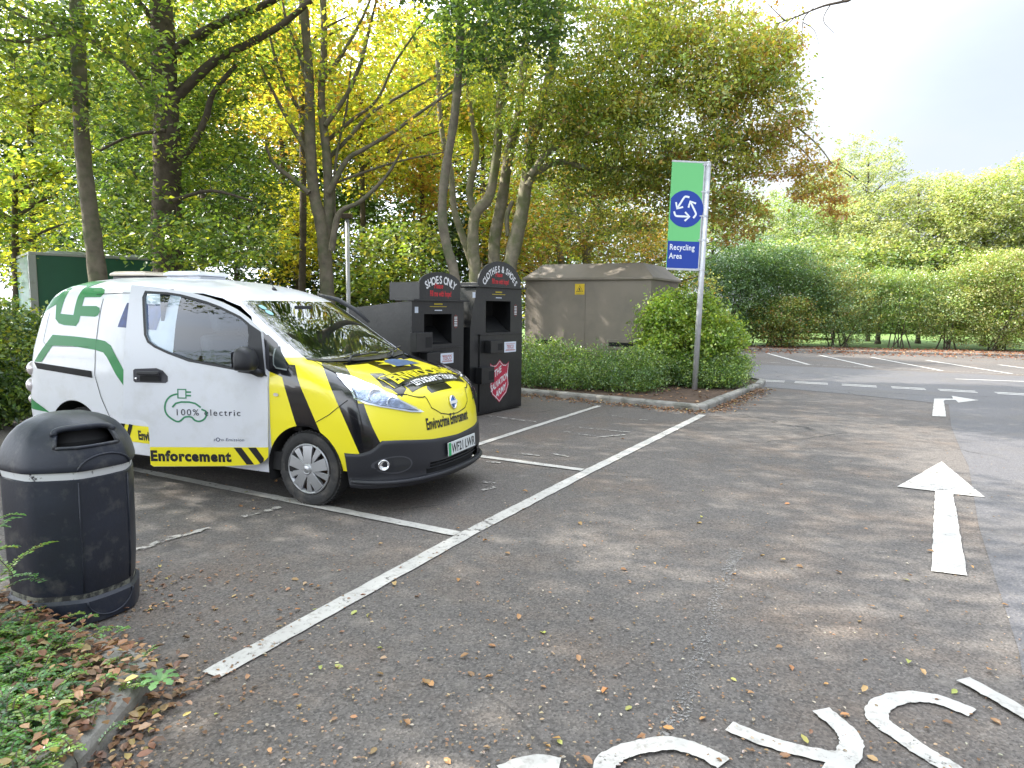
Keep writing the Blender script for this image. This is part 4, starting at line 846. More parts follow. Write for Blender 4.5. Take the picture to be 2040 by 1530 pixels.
m = MB(); m.box(-1.52, -.012, .73, -1.50, -.001, 2.20); m.build('door_edge', TAN, cab)
sg = flat_art('warning_sign', poly2d([(-1.76, 1.93), (-1.53, 1.93), (-1.53, 2.17), (-1.76, 2.17)]), mat('sign_yellow', (.72, .50, .02), .5), cab, FM(-.004))
flat_art('warning_symbol', merge2d(stroke2d([(-1.725, 1.99), (-1.565, 1.99), (-1.645, 2.13)], .014, True), poly2d([(-1.66, 2.08), (-1.63, 2.08), (-1.645, 2.05), (-1.625, 2.05), (-1.655, 2.0), (-1.652, 2.035), (-1.67, 2.035)]), stroke2d([(-1.70, 2.005), (-1.60, 2.012)], .012), stroke2d([(-1.74, 1.945), (-1.55, 1.945)], .006)), plate_k, sg, FM(-.006))

# ------------------------------------------------------------------ recycling sign
sg = empty('recycling_sign', (3.58, 13.45, 0), 0, 'tall green and blue recycling area banner sign on a grey steel post', 'sign')
sg.rotation_euler = (0, R(1.1), R(4))
STEEL = mat('galvanised_steel', (.58, .59, .62), .38, .35, var=.15, vscale=10)
SG = mat('sign_green', (.16, .55, .20), .45); SB = mat('sign_blue', (.012, .05, .33), .42); SWT = mat('sign_white', (.80, .84, .88), .5)
m = MB(); m.tube([(0, 0, 0), (0, 0, 4.40)], .055, 14); m.lathe([(.055, 4.40), (.05, 4.42), (.001, 4.425)], 14); m.build('post', STEEL, sg, smooth=True)
m = MB(); m.box(-.70, -.02, 2.40, -.085, .02, 4.38); panel = m.build('panel', SG, sg, bevel=.004)
m = MB(); m.box(-.70, -.022, 4.375, -.05, .024, 4.41); m.box(-.70, -.022, 2.365, -.05, .024, 2.405); m.box(-.085, -.022, 2.38, -.062, .022, 4.40); fr_ = m.build('frame', STEEL, sg, bevel=.003)
for z in (2.40, 2.95, 3.40, 3.85, 4.35):
    m = MB(); m.lathe([(.058, -.02), (.060, -.018), (.060, .018), (.058, .02)], 16, 0, Matrix.Translation((0, 0, z))); m.box(-.115, -.028, z - .012, -.05, -.012, z + .012); m.build('bracket', STEEL, sg)
flat_art('blue_field', poly2d([(-.70, 2.405), (-.085, 2.405), (-.085, 2.915), (-.70, 2.915)]), SB, panel, FM(-.0225))
cz = 3.52; flat_art('blue_disc', poly2d([p for p in circle(-.395, cz, .345, 56) if p[0] > -.70]), SB, panel, FM(-.0225))
def arrow(rot):
    T_ = lambda a, b: (-.395 + a * math.cos(rot) - b * math.sin(rot), cz + a * math.sin(rot) + b * math.cos(rot))
    body_ = [(-.205, -.09), (-.19, -.135), (-.15, -.14), (-.03, -.14), (.075, -.14)]
    return xf2d(merge2d(stroke2d(chaikin([(-.22, -.055), (-.205, -.10), (-.185, -.138), (-.13, -.142), (.065, -.142)], 1), .036), stroke2d([(-.005, -.060), (.085, -.142), (-.005, -.224)], .036)), 1, 0, 0, lambda u, v: T_(u, v))
flat_art('recycling_symbol', merge2d(arrow(0), arrow(2 * math.pi / 3), arrow(-2 * math.pi / 3)), SWT, panel, FM(-.0245))
flat_art('lettering', merge2d(xf2d(text2d('Recycling', .150, .0025, .80, 0, 'LEFT', 1.08), 1, -.665, 2.75), xf2d(text2d('Area', .150, .0025, .80, 0, 'LEFT', 1.08), 1, -.665, 2.585)), SWT, panel, FM(-.0245))

# ------------------------------------------------------------------ litter bin
BX, BY_ = -2.33, 3.57
lb = empty('litter_bin', (BX, BY_, 0), R(-27), 'dark plastic domed litter bin with worn white band and side slot', 'litter bin')
BINP = mat('bin_plastic', (.013, .017, .029), .45, var=.3, vscale=5, bump=.12, bscale=60, dirt=(.085, .085, .082), dscale=9, dlo=.52, dhi=.8)
def plan(t, r):                                   # rounded octagon with a flat front facet at angle 0
    n = 5.0; a = ((t + math.pi / 8) % (math.pi / 4)) - math.pi / 8
    oct_ = math.cos(math.pi / 8) / math.cos(a)
    return r * (oct_ * .6 + .4 * 1.0) * (1.0 + .07 * abs(math.cos(t)) ** 2)
def plan_ring(r, z, n=72): return [(plan(2 * math.pi * k / n, r) * math.cos(2 * math.pi * k / n), plan(2 * math.pi * k / n, r) * math.sin(2 * math.pi * k / n), z) for k in range(n)]
def plan_loft(name, prof, m_, parent, skip=None, round_=0.0, **k):
    n = 72; m = MB(); v = []; f = []
    for r, z in prof: v += plan_ring(r, z)
    for i in range(len(prof) - 1):
        for q in range(n):
            if skip and skip(2 * math.pi * ((q + .5) / n), (prof[i][1] + prof[i + 1][1]) / 2): continue
            f.append((i * n + q, i * n + (q + 1) % n, (i + 1) * n + (q + 1) % n, (i + 1) * n + q))
    m.add(v, f); return m.build(name, m_, parent, auto=30, **k)
plan_loft('base', [(.27, 0), (.298, .01), (.302, .10), (.300, .125), (.285, .14)], BINP, lb)
plan_loft('base_band', [(.282, .135), (.283, .165)], mat('band_dirt', (.16, .16, .13), .9, dirt=(.03, .03, .03), dscale=14, dlo=.45, dhi=.55), lb)
plan_loft('body', [(.27, .155), (.280, .16), (.285, .172), (.293, .30), (.297, .725), (.296, .752), (.286, .760)], BINP, lb)
plan_loft('white_band', [(.289, .755), (.293, .775), (.296, .802)], mat('band_white', (.66, .68, .70), .5, dirt=(.05, .05, .06), dscale=12, dlo=.58, dhi=.62), lb)
HP = [(.285, .796), (.306, .797), (.309, .806), (.306, .83), (.298, .865), (.287, .90), (.270, .935), (.248, .968), (.220, .998), (.185, 1.022), (.145, 1.040), (.10, 1.052), (.05, 1.058), (.002, 1.060)]
def slot(t, z):
    a = (t + math.pi) % (2 * math.pi) - math.pi
    a = a + R(12); return abs(a) < R(27) and .918 < z < .992
HPd = [(float(np.interp(z, [p[1] for p in HP], [p[0] for p in HP])), z) for z in sorted(set([p[1] for p in HP] + [.918, .93, .95, .98, .992]))]
hood = plan_loft('hood', HPd, BINP, lb, skip=slot)
plan_loft('slot_interior', [(.20, .80), (.21, .93), (.16, 1.01), (.002, 1.02)], DARK, hood)
# brow over the slot and the arched door panel below it, with its matching curve on the base
def on_bin(t, z, prof, off): r = float(np.interp(z, [p[1] for p in prof], [p[0] for p in prof])) + off; q = plan(t, r); return (q * math.cos(t), q * math.sin(t), z)
m = MB(); pp = [on_bin(R(-12) + R(32) * math.cos(math.pi * k / 24), .972 + .034 * math.sin(math.pi * k / 24) ** .5, HP, .006) for k in range(25)]
m.tube(pp, .016, 8); pq = [on_bin(R(-12) + R(29) * (k / 12 - 1), .914, HP, .002) for k in range(25)]; m.tube(pq, .009, 8)
for s_ in (-1, 1): m.tube([on_bin(R(-12) + s_ * R(30), z, HP, .003) for z in (.912, .93, .95, .975)], .009, 8)
m.build('slot_rim', BINP, hood, smooth=True)
m = MB(); m.tube([on_bin(R(24) * math.cos(math.pi * k / 20) , .800 + .068 * math.sin(math.pi * k / 20), HP, .001) for k in range(21)], .006, 8); m.build('arched_rim', BINP, hood, smooth=True)
m = MB(); m.tube([on_bin(R(22) * math.cos(math.pi * k / 20), .125 - .095 * math.sin(math.pi * k / 20), [(.298, .01), (.302, .13)], .001) for k in range(21)], .005, 8); m.build('curved_rim', BINP, lb, smooth=True)
for t in (-24, 24): m = MB(); m.tube([on_bin(R(t), z, [(.285, .172), (.293, .30), (.297, .74)], .000) for z in (.175, .3, .5, .74)], .004, 6); m.build('door_edge', BINP, lb, smooth=True)
m = MB()
for t in (196, 232, 239): m.box(-.01, -.025, -.018, .022, .025, .018, M=Matrix.Rotation(R(t), 4, 'Z') @ Matrix.Translation((.298, 0, .772)))
m.build('hinge', BINP, lb, bevel=.004)

# ------------------------------------------------------------------ green box trailer behind the van
CG = mat('container_green', (.025, .13, .075), .45, var=.1, vscale=2); CW = mat('container_white', (.40, .43, .42), .5, dirt=(.25, .26, .24), dscale=3)
A_ = at(62, 560, 13.5); A_.z = 0; B_ = at(392, 560, 15.5); B_.z = 0; dl = B_ - A_; ang = math.atan2(dl.y, dl.x)
tr = empty('box_trailer', A_, ang, 'dark green box trailer with white roof edge parked behind the van', 'trailer')
m = MB(); m.box(0, 0, .5, dl.length, 2.2, 2.52); m.build('box', CG, tr)
m = MB(); m.box(-.02, -.02, 2.52, dl.length + .02, 2.22, 2.58); m.box(-.03, -.03, .5, .10, .08, 2.52); m.box(dl.length - .10, -.03, .5, dl.length + .03, .08, 2.52); m.build('edge_trim', CW, tr, bevel=.01)
m = MB(); m.box(-.03, .1, .55, -.005, 2.15, 2.50); m.build('end_door', CG, tr)
for x in (.30, 1.75): m = MB(); m.prism([(x, 2.58), (x + .75, 2.58), (x + .68, 2.64), (x + .07, 2.64)], .3, .9); m.build('roof_vent', CW, tr, bevel=.01)
m = MB()
for x in (dl.length * .4, dl.length * .5):
    m.lathe([(.001, 0), (.36, 0), (.38, .05), (.36, .22), (.001, .22)], 24, 0, Matrix.Translation((x * 1.0, .22, .38)) @ Matrix.Rotation(R(90), 4, 'X'))
m.box(0, .1, .42, dl.length, 2.1, .5); m.build('running_gear', DARK, tr)

# ------------------------------------------------------------------ lamp post
lp_ = empty('lamp_post', at(695, 600, 15.0) - Vector((0, 0, at(695, 600, 15.0).z)), 0, 'slim grey lamp post with small box head behind the van', 'lamp post')
m = MB(); m.tube([(0, 0, 0), (-.015, 0, 3.46)], .045, 12); m.build('pole', STEEL, lp_, smooth=True)
m = MB(); m.box(-.13, -.08, 3.46, .09, .08, 3.56); m.build('head', mat('lamp_brown', (.10, .07, .05), .6), lp_, bevel=.01)

# ------------------------------------------------------------------ vegetation
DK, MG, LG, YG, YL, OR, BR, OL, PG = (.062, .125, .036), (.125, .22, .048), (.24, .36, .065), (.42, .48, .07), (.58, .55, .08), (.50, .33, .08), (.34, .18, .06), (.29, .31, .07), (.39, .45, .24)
def leaf_mesh(name, pos, size, tint, mat_, parent=None, up=0.6, aspect=0.55, fold=0.25, droop=0.0, rounded=False):
    """every row of pos becomes one folded, pointed leaf; tint is its own colour"""
    n = len(pos); pos = np.asarray(pos, float)
    nrm = rng.normal(size=(n, 3)); nrm /= np.linalg.norm(nrm, axis=1)[:, None]; nrm = nrm * (1 - up) + np.array([0, 0, 1.0]) * up; nrm /= np.linalg.norm(nrm, axis=1)[:, None]
    d = rng.normal(size=(n, 3)); d[:, 2] -= droop; d -= nrm * (d * nrm).sum(1)[:, None]; d /= np.linalg.norm(d, axis=1)[:, None]; s = np.cross(nrm, d)
    sz = (size * rng.uniform(.5, 1.4, n))[:, None]
    if rounded: prof = ((0, 0, 0), (.22, -.36, .5), (.62, -.46, .7), (1, 0, -.3), (.66, .44, .9), (.25, .40, .4))
    else: prof = ((0, 0, 0), (.45, -.5, 1), (1, 0, 0), (.45, .5, 1))
    K = len(prof); curl = rng.uniform(.3, 1.5, n)[:, None] if rounded else 1.0
    v = np.stack([pos + d * sz * t + s * sz * aspect * u + nrm * sz * fold * .4 * h * curl for t, u, h in prof], 1).reshape(-1, 3)
    me = bpy.data.meshes.new(name); me.vertices.add(K * n); me.vertices.foreach_set('co', v.astype(np.float32).ravel())
    base = np.arange(n) * K; fan = [0, 1, 2, 0, 2, 3] if K == 4 else [0, 1, 2, 0, 2, 3, 0, 3, 4, 0, 4, 5]
    tri = np.stack([base + i for i in fan], 1).reshape(-1); nt_ = K - 2
    me.loops.add(3 * nt_ * n); me.loops.foreach_set('vertex_index', tri.astype(np.int32)); me.polygons.add(nt_ * n)
    me.polygons.foreach_set('loop_start', (np.arange(nt_ * n) * 3).astype(np.int32)); me.update(calc_edges=True)
    col = np.ones((n, K, 4), np.float32); col[:, :, :3] = np.asarray(tint)[:, None, :]
    at_ = me.color_attributes.new('tint', 'FLOAT_COLOR', 'POINT'); at_.data.foreach_set('color', col.ravel())
    me.materials.append(mat_); o = bpy.data.objects.new(name, me); C.objects.link(o)
    if parent: o.parent = parent
    return o
def palette(cols, wts, idx_n, groups=None, jit=.22):
    cols = np.array(cols); wts = np.array(wts, float) / sum(wts)
    if groups is None: c = cols[rng.choice(len(cols), idx_n, p=wts)]
    else:
        ng = groups.max() + 1; gc = rng.choice(len(cols), ng, p=wts); own = rng.choice(len(cols), idx_n, p=wts)
        pick = np.where(rng.random(idx_n) < .72, gc[groups], own); c = cols[pick] * rng.uniform(.8, 1.2, ng)[groups][:, None]
    return np.clip(c * rng.uniform(1 - jit, 1 + jit, (idx_n, 1)) * rng.uniform(.92, 1.08, (idx_n, 3)), .004, .8)
def clumps(c, r, n_cl, per, spread, flat=.45, shell=.55):
    """leaf positions: clump centres through an ellipsoid (denser toward its outside), leaves round each centre"""
    d = rng.normal(size=(n_cl, 3)); d /= np.linalg.norm(d, axis=1)[:, None]; rad = rng.random(n_cl) ** (1 / 3 * (1 - shell) + .12)
    cc = np.array(c) + d * rad[:, None] * np.array(r)
    k = rng.poisson(per, n_cl).clip(3); g = np.repeat(np.arange(n_cl), k); n = len(g)
    sp = rng.uniform(.6, 1.4, n_cl)[g][:, None] * spread
    p = cc[g] + rng.normal(size=(n, 3)) * sp * np.array([1, 1, flat]); return p, g, cc
def ell(px, py, Y, rx, ry, rz=None):     # centre from a pixel and a depth, radii in pixels across and up, metres in depth
    c = at(px, py, Y); k = Y / FPX; return (c.x, c.y, c.z), (rx * k, rz or rx * k, ry * k)
def jitter_path(pts, n=3, amp=.03):
    out = []
    for i in range(len(pts) - 1):
        for k in range(n): out.append(pts[i].lerp(pts[i + 1], k / n) + (Vector([random.uniform(-amp, amp) for _ in range(3)]) if k else Vector()))
    return out + [pts[-1]]
def limb(m, path, r0, r1, n=8, amp=.02):
    P = smooth_path([Vector(p) for p in path], 4); P = jitter_path(P, 1, amp); N = len(P)
    m.tube(P, [(r0 + (r1 - r0) * (i / (N - 1))) * random.uniform(.90, 1.10) for i in range(N)], n, cap=False); return P
def twigs(m, skel, targets, r=.012, maxd=3.5, frac=1.0):
    T = np.array([t for t in targets if random.random() < frac])
    if not len(T): return
    S = np.array([tuple(p) for p in skel]); T = T[np.argsort(np.min(np.linalg.norm(T[:, None] - S[None, ::2], axis=2), axis=1))]
    buf = np.empty((len(S) + 2 * len(T), 3)); buf[:len(S)] = S; k = len(S); n0 = k
    for t in T:
        dd = buf[:k] - t; dist = np.linalg.norm(dd, axis=1) + np.maximum(dd[:, 2], 0) * .8; dist[:n0] *= .85; j = int(dist.argmin())
        if dist[j] > maxd: continue
        a = Vector(buf[j]); b = Vector(t); L_ = (b - a).length; mid = a.lerp(b, .5) + Vector((random.uniform(-.15, .15), random.uniform(-.15, .15), .15)) * L_
        m.tube([a, mid, b], [r * (.45 + .3 * L_), r * (.32 + .18 * L_), r * .25], 4, cap=False); buf[k] = mid; buf[k + 1] = b; k += 2
def P3(Y, *pts): return [at(px, py, Y + (dy[0] if dy else 0)) for px, py, *dy in pts]
def tree(name, label, Y, limbs, blobs, bark, leafm=None, group=None, cat='tree', size=.10, twig=.012, up=.55, extra=None, twfrac=.6, droop=.2):
    """limbs: (pixel path, radius in m at start, at end[, depth offset]); first one is the trunk"""
    base = None; m = MB(); skel = []
    for L_ in limbs:
        dy = L_[3] if len(L_) > 3 else 0
        pts = P3(Y + dy, *L_[0])
        if base is None:
            b0 = pts[0].copy(); b0.z = 0; base = b0.copy()
            if pts[0].z > .15: pts = [b0 + (pts[0] - b0) * 0.0, b0.lerp(pts[0], .25)] + pts
            P = smooth_path(pts, 4); N = len(P); rad = [(L_[1] + (L_[2] - L_[1]) * (i / (N - 1))) * (1 + .45 * math.exp(-P[i].z * 3.5)) * random.uniform(.93, 1.07) for i in range(N)]
            m.tube(P, rad, 14, cap=False); skel += P
        else: skel += limb(m, pts, L_[1], L_[2], 8)
    root = empty(name, base, 0, label, cat, group)
    pos = []; grp = []; col = []; off = 0; tg = []
    for (c, r), ncl, per, spread, cols, wts in blobs:
        p, g_, cc = clumps(c, r, ncl, per, spread); pos.append(p); col.append(palette(cols, wts, len(p), g_)); tg += list(cc)
    twigs(m, skel, tg, twig, 1.9, twfrac)
    B = np.array(tuple(base))
    m.v = [tuple(Vector(v) - base) for v in m.v]
    m.build('trunk', bark, root, smooth=True)
    if pos: leaf_mesh('crown', np.concatenate(pos) - B, size, np.concatenate(col), leafm or LEAF, root, up=up, droop=droop)
    return root
def shrub(name, label, c, r, ncl, per, spread, cols, wts, size=.06, stems=7, group=None, bark=None, up=.5, low=0.0, extra=(), cat='shrub', flat=.5, shell=.6, ground=0.0, leafm=None, shoots=0):
    root = empty(name, (c[0], c[1], ground), 0, label, cat, group); B = np.array([c[0], c[1], ground]); pos = []; col = []; cc_all = []
    for (c_, r_, k) in [(c, r, 1.0)] + list(extra):
        p, g_, cc = clumps(c_, r_, int(ncl * k), per, spread, flat, shell); keep = p[:, 2] > ground + low; p, g_ = p[keep], g_[keep]; pos.append(p); col.append(palette(cols, wts, len(p), g_)); cc_all += list(cc)
    m = MB(); sk = []
    if shoots:
        sp = []; st_ = []; allp = np.concatenate(pos)
        for i in range(shoots):
            a = Vector(allp[random.randrange(len(allp))]); dr = (Vector((random.gauss(0, .6), random.gauss(0, .6) - .2, random.uniform(.3, 1.2)))).normalized(); l_ = random.uniform(.15, .42) * r[2] ** .5; nk = int(l_ / .028) + 2
            st_.append((a, a + dr * l_)); sp += [tuple(a + dr * l_ * (q / nk) + Vector((random.gauss(0, .014), random.gauss(0, .014), random.gauss(0, .01)))) for q in range(nk)]
        pos.append(np.array(sp)); col.append(palette([cols[min(1, len(cols) - 1)], cols[0]], [3, 1], len(sp)))
        for a, b in st_: m.tube([a, b], [.004, .002], 3, cap=False)
    for i in range(stems):
        t = random.uniform(0, 6.28); a = Vector((c[0] + random.uniform(-.3, .3) * r[0], c[1] + random.uniform(-.3, .3) * r[1], ground)); tgt = Vector(cc_all[random.randrange(len(cc_all))])
        sk += limb(m, [a, a.lerp(tgt, .4) + Vector((0, 0, .15 * r[2])), tgt], .012 + .012 * r[2], .006, 6, .02)
    twigs(m, sk, cc_all, .007, 2.0, .35); m.v = [tuple(Vector(v) - Vector(B)) for v in m.v]; m.build('stems', bark or BARK_DARK, root, smooth=True)
    leaf_mesh('foliage', np.concatenate(pos) - B, size, np.concatenate(col), leafm or LEAF, root, up=up)
    return root

# --- the five trees one can tell apart behind the van
tree('slim_tree', 'slim straight grey trunk rising in front of the green trailer, leftmost tree', 11.0,
     [([(204, 640), (196, 560), (180, 430), (165, 300), (158, 150), (150, -60), (140, -260)], .165, .085),
      ([(152, 62), (100, 70), (60, 82), (10, 80), (-60, 60)], .045, .02), ([(160, 90), (110, 60), (60, 40), (20, 20), (-40, -20)], .04, .015), ([(166, 165), (120, 170), (100, 200), (60, 212)], .03, .01),
      ([(160, 70), (230, 110), (290, 180), (320, 220)], .04, .015, .3), ([(150, -40), (230, -120), (330, -200)], .05, .02), ([(148, -80), (60, -160), (-60, -220)], .05, .02)],
     [(ell(90, 60, 10.6, 190, 110, 1.2), 80, 26, .16, [MG, LG, DK, YG], [3, 3, 1.2, 1]), (ell(230, 150, 10.8, 120, 120, 1.0), 68, 26, .15, [MG, LG, DK, YG], [3, 3, 1.2, 1]),
      (ell(120, -160, 11, 330, 130, 2.5), 161, 22, .2, [MG, LG, DK, YG], [3, 3, 1.2, 1])], BARK, group='trees round the car park', size=.105)
tree('broad_tree', 'thick dark trunk with long ascending limbs above the trailer, leaves mostly deep green', 13.0,
     [([(345, 660), (338, 560), (332, 450), (334, 330), (330, 220), (326, 100), (318, -60), (310, -240)], .33, .17),
      ([(345, 200), (375, 170), (430, 120), (490, 90), (560, 50), (620, 0)], .10, .05), ([(340, 110), (380, 80), (450, 40), (545, 0), (600, -50)], .10, .05), ([(355, 320), (385, 285), (410, 235), (425, 185), (470, 130)], .085, .04),
      ([(325, 190), (280, 150), (230, 115), (170, 75), (90, 40)], .06, .03), ([(322, 60), (290, 20), (250, -30)], .07, .04), ([(330, 260), (262, 270), (200, 300)], .04, .02, -.4), ([(345, 400), (420, 380), (500, 400)], .04, .015, -.6)],
     [(ell(290, 130, 13.9, 210, 120, 1.6), 186, 26, .19, [MG, LG, DK, YG], [3, 3, 1.2, 1]), (ell(420, 90, 13.8, 190, 130, 1.5), 186, 26, .18, [MG, LG, DK, YG], [3, 3, 1.2, 1]),
      (ell(300, 340, 13.9, 200, 150, 1.2), 161, 24, .18, [MG, LG, DK, YG], [3, 3, 1.2, 1]), (ell(430, 380, 13.6, 150, 140, 1.2), 186, 26, .18, [MG, LG, DK, YG], [3, 3, 1.2, 1]), (ell(420, 480, 12, 150, 60, 1.0), 80, 26, .17, [MG, LG, DK, YG], [3, 3, 1.2, 1]),
      (ell(330, -160, 12.5, 420, 140, 3), 235, 22, .24, [MG, LG, DK, YG], [3, 3, 1.2, 1])], BARK_DARK, group='trees round the car park', size=.105)
tree('forked_tree', 'pale forked tree with bare ascending limbs and thin yellow leaves beside the lamp post', 13.5,
     [([(655, 640), (652, 585), (648, 520), (640, 450), (625, 380), (618, 280), (616, 160), (606, 20), (596, -120)], .17, .065),
      ([(648, 480), (655, 400), (650, 300), (640, 200), (646, 80), (640, -60)], .115, .05, .1), ([(661, 500), (668, 450), (680, 420), (720, 400), (770, 350), (800, 300)], .07, .02, -.2),
      ([(655, 385), (690, 320), (720, 300), (780, 265), (850, 215), (930, 165)], .06, .02), ([(655, 315), (690, 280), (740, 225), (800, 190), (870, 150)], .05, .02, .3), ([(648, 250), (690, 190), (720, 120), (740, 40), (760, -40)], .05, .02),
      ([(642, 160), (680, 110), (720, 40), (745, -20)], .045, .02), ([(618, 310), (580, 250), (545, 185), (520, 130)], .05, .02), ([(616, 385), (580, 355), (545, 325), (530, 290)], .055, .025, -.2), ([(614, 250), (580, 190), (550, 120), (535, 60)], .045, .02, .3),
      ([(640, 290), (700, 240), (750, 200), (790, 120), (860, 20)], .045, .015, .4), ([(668, 450), (665, 380), (672, 300), (690, 220), (700, 120)], .04, .015, .2), ([(655, 370), (720, 345), (800, 320), (900, 300)], .03, .01, .2), ([(616, 200), (600, 120), (570, 40), (560, -30)], .04, .02)],
     [(ell(640, 60, 13.8, 200, 120, 1.6), 120, 15, .17, [YG, YL, OR, LG], [3, 3, 2, 2]), (ell(780, 180, 13.8, 170, 150, 1.6), 130, 14, .18, [YG, YL, OR, LG], [3, 3, 2, 1]), (ell(560, 200, 13.6, 90, 160, 1.2), 70, 12, .16, [YG, OR, YL, LG], [2, 3, 2, 2]), (ell(640, -190, 14, 330, 110, 2.6), 260, 22, .24, [YG, LG, YL], [2, 3, 1])],
     BARK, group='trees round the car park', size=.10, leafm=LEAF_LIT, twfrac=1.0, twig=.010)
tree('leaning_stem', 'slender curved stem leaning behind the shoes bank, crown lost in dark leaves', 12.0,
     [([(915, 640), (905, 545), (890, 490), (881, 430), (886, 350), (903, 250), (912, 160), (917, 60), (916, -60), (912, -200)], .095, .06), ([(914, 160), (880, 190), (850, 230)], .02, .008), ([(917, 110), (960, 60), (990, 10)], .03, .012)],
     [(ell(950, 60, 11.5, 75, 90, .9), 80, 26, .15, [DK, MG, LG], [3, 2, 1]), (ell(1080, 20, 11.6, 50, 90, .8), 60, 30, .14, [DK, MG], [2, 2]), (ell(940, -130, 12, 280, 110, 2.4), 260, 24, .2, [DK, MG], [1, 1])],
     BARK, group='trees round the car park', size=.10)
BEECH = [(.37, .39, .09), (.28, .40, .08), YG, MG, (.50, .36, .08), (.42, .23, .07)]
tree('beech_tree', 'large many-stemmed beech with drooping olive and copper leaves, behind the cabinet and sign', 15.6,
     [([(952, 640), (948, 560), (942, 480), (948, 425), (975, 390), (990, 300), (996, 200), (1012, 80), (1020, -60)], .17, .07),
      ([(946, 425), (935, 380), (950, 300), (940, 240), (930, 160), (925, 40)], .085, .04, .1), ([(985, 560), (985, 480), (1000, 400), (1015, 300), (1035, 220), (1045, 100), (1060, -60)], .15, .07, .3), ([(1008, 560), (1022, 500), (1040, 420), (1052, 330), (1060, 270), (1090, 170), (1110, 60), (1130, -60)], .17, .07, -.2),
      ([(1050, 370), (1075, 340), (1120, 322), (1180, 338), (1240, 335), (1300, 322), (1380, 300)], .075, .03, -.6), ([(1055, 350), (1085, 310), (1125, 280), (1180, 230), (1260, 190), (1350, 150)], .07, .03, -.8), ([(1022, 400), (1010, 430), (1012, 470)], .05, .05, 0), ([(946, 540), (925, 480), (905, 420), (898, 340), (878, 250), (872, 120)], .085, .05, .2),
      ([(1066, 260), (1140, 180), (1240, 110), (1350, 60), (1450, 60)], .07, .03, -.5), ([(1350, 150), (1450, 160), (1530, 210), (1620, 280), (1660, 330)], .035, .012, -.8), ([(1380, 300), (1450, 290), (1540, 270), (1610, 310), (1660, 400)], .03, .01, -.6), ([(1240, 110), (1330, 40), (1400, 0)], .04, .02)],
     [(ell(1130, 120, 15.0, 220, 150, 2.2), 728, 30, .19, BEECH, [4, 4, 4, 3, .3, .1]), (ell(1300, 200, 14.9, 200, 170, 2.0), 784, 30, .18, BEECH, [4, 3, 4, 2, .8, .3]), (ell(1180, 280, 15.2, 170, 100, 1.5), 364, 28, .17, BEECH, [4, 4, 3, 3, .6, .2]),
      (ell(1450, 130, 14.9, 130, 90, 1.5), 308, 30, .16, BEECH, [4, 3, 5, 1, 2, .5]), (ell(1500, 220, 14.9, 90, 130, 1.2), 266, 30, .15, BEECH, [4, 2, 4, 1, 3, 1]), (ell(1530, 110, 14.9, 55, 45, .8), 70, 28, .13, BEECH, [3, 1, 3, 1, 4, 1]),
      (ell(1560, 300, 14.9, 60, 60, .8), 70, 26, .12, BEECH, [3, 0, 1, 0, 3, 3]), (ell(1620, 360, 14.9, 50, 45, .6), 50, 26, .11, BEECH, [2, 0, 1, 0, 3, 3]), (ell(1665, 400, 14.9, 26, 36, .4), 22, 24, .09, BEECH, [1, 0, 0, 0, 2, 3]), (ell(1400, 360, 15.1, 110, 90, 1.2), 266, 28, .15, BEECH, [4, 2, 3, 1, 2, 1]),
      (ell(1250, 400, 15.8, 150, 80, 1.2), 237, 26, .16, BEECH, [4, 2, 2, 2, 2, 1]), (ell(1470, 440, 15.2, 60, 50, .8), 70, 26, .13, BEECH, [3, 1, 1, 1, 2, 3]), (ell(1330, 20, 14.9, 150, 60, 1.4), 182, 28, .16, BEECH, [3, 2, 4, 2, 2, 1]), (ell(1100, -150, 15.2, 420, 130, 3), 475, 24, .25, BEECH, [2, 1, 1, 2, 0, 0])],
     BARK_PALE, group='trees round the car park', size=.085, twfrac=.5, droop=.8, up=.45)
tree('crooked_tree', 'small crooked tree with reddish leaves just behind the cabinet roof', 20.0,
     [([(1172, 640), (1170, 540), (1166, 490), (1150, 440), (1128, 405)], .19, .07), ([(1130, 560), (1118, 520), (1108, 480), (1092, 470)], .10, .05, -.3), ([(1166, 490), (1180, 440), (1200, 400), (1195, 360)], .09, .04), ([(1168, 500), (1210, 460), (1260, 440)], .07, .02)],
     [(ell(1150, 400, 20, 150, 90, 2), 260, 18, .25, [OR, YG, OL, BR, LG], [2, 3, 3, .5, 3]), (ell(1060, 470, 19, 60, 60, 1.2), 90, 18, .2, [OR, YG, LG], [3, 2, 1]), (ell(1260, 480, 19.5, 130, 50, 1.4), 180, 22, .2, [YG, OR, OL], [2, 2, 2])], BARK_PALE, group='trees round the car park', size=.11)
br = empty('branch', at(1700, -30, 8.0), 0, 'nearly bare twig reaching into the sky at the top right', 'branch')
m = MB(); B0 = at(1700, -30, 8.0)
for q, a_, b_ in (([(1790, -60), (1700, -5), (1680, 3), (1640, 12), (1590, 32), (1545, 48)], .022, .004), ([(1620, 17), (1600, 40), (1598, 92)], .008, .003), ([(1655, 8), (1640, 40), (1662, 66)], .007, .002), ([(1565, 42), (1540, 18), (1520, -4)], .007, .002), ([(1585, 32), (1560, 60), (1553, 84)], .006, .002), ([(1685, 3), (1652, -14), (1600, -30)], .008, .002), ([(1600, 45), (1622, 60), (1632, 92)], .005, .002)):
    limb(m, [p - B0 for p in P3(8.0, *q)], a_, b_, 6, .006)
m.build('twigs', BARK_DARK, br, smooth=True)
pl_, gl_, _c = clumps(at(1560, 20, 8) - B0, (.28, .1, .2), 12, 5, .05); leaf_mesh('leaves', pl_, .05, palette([OL, OR, BR], [2, 2, 1], len(pl_)), LEAF, br)

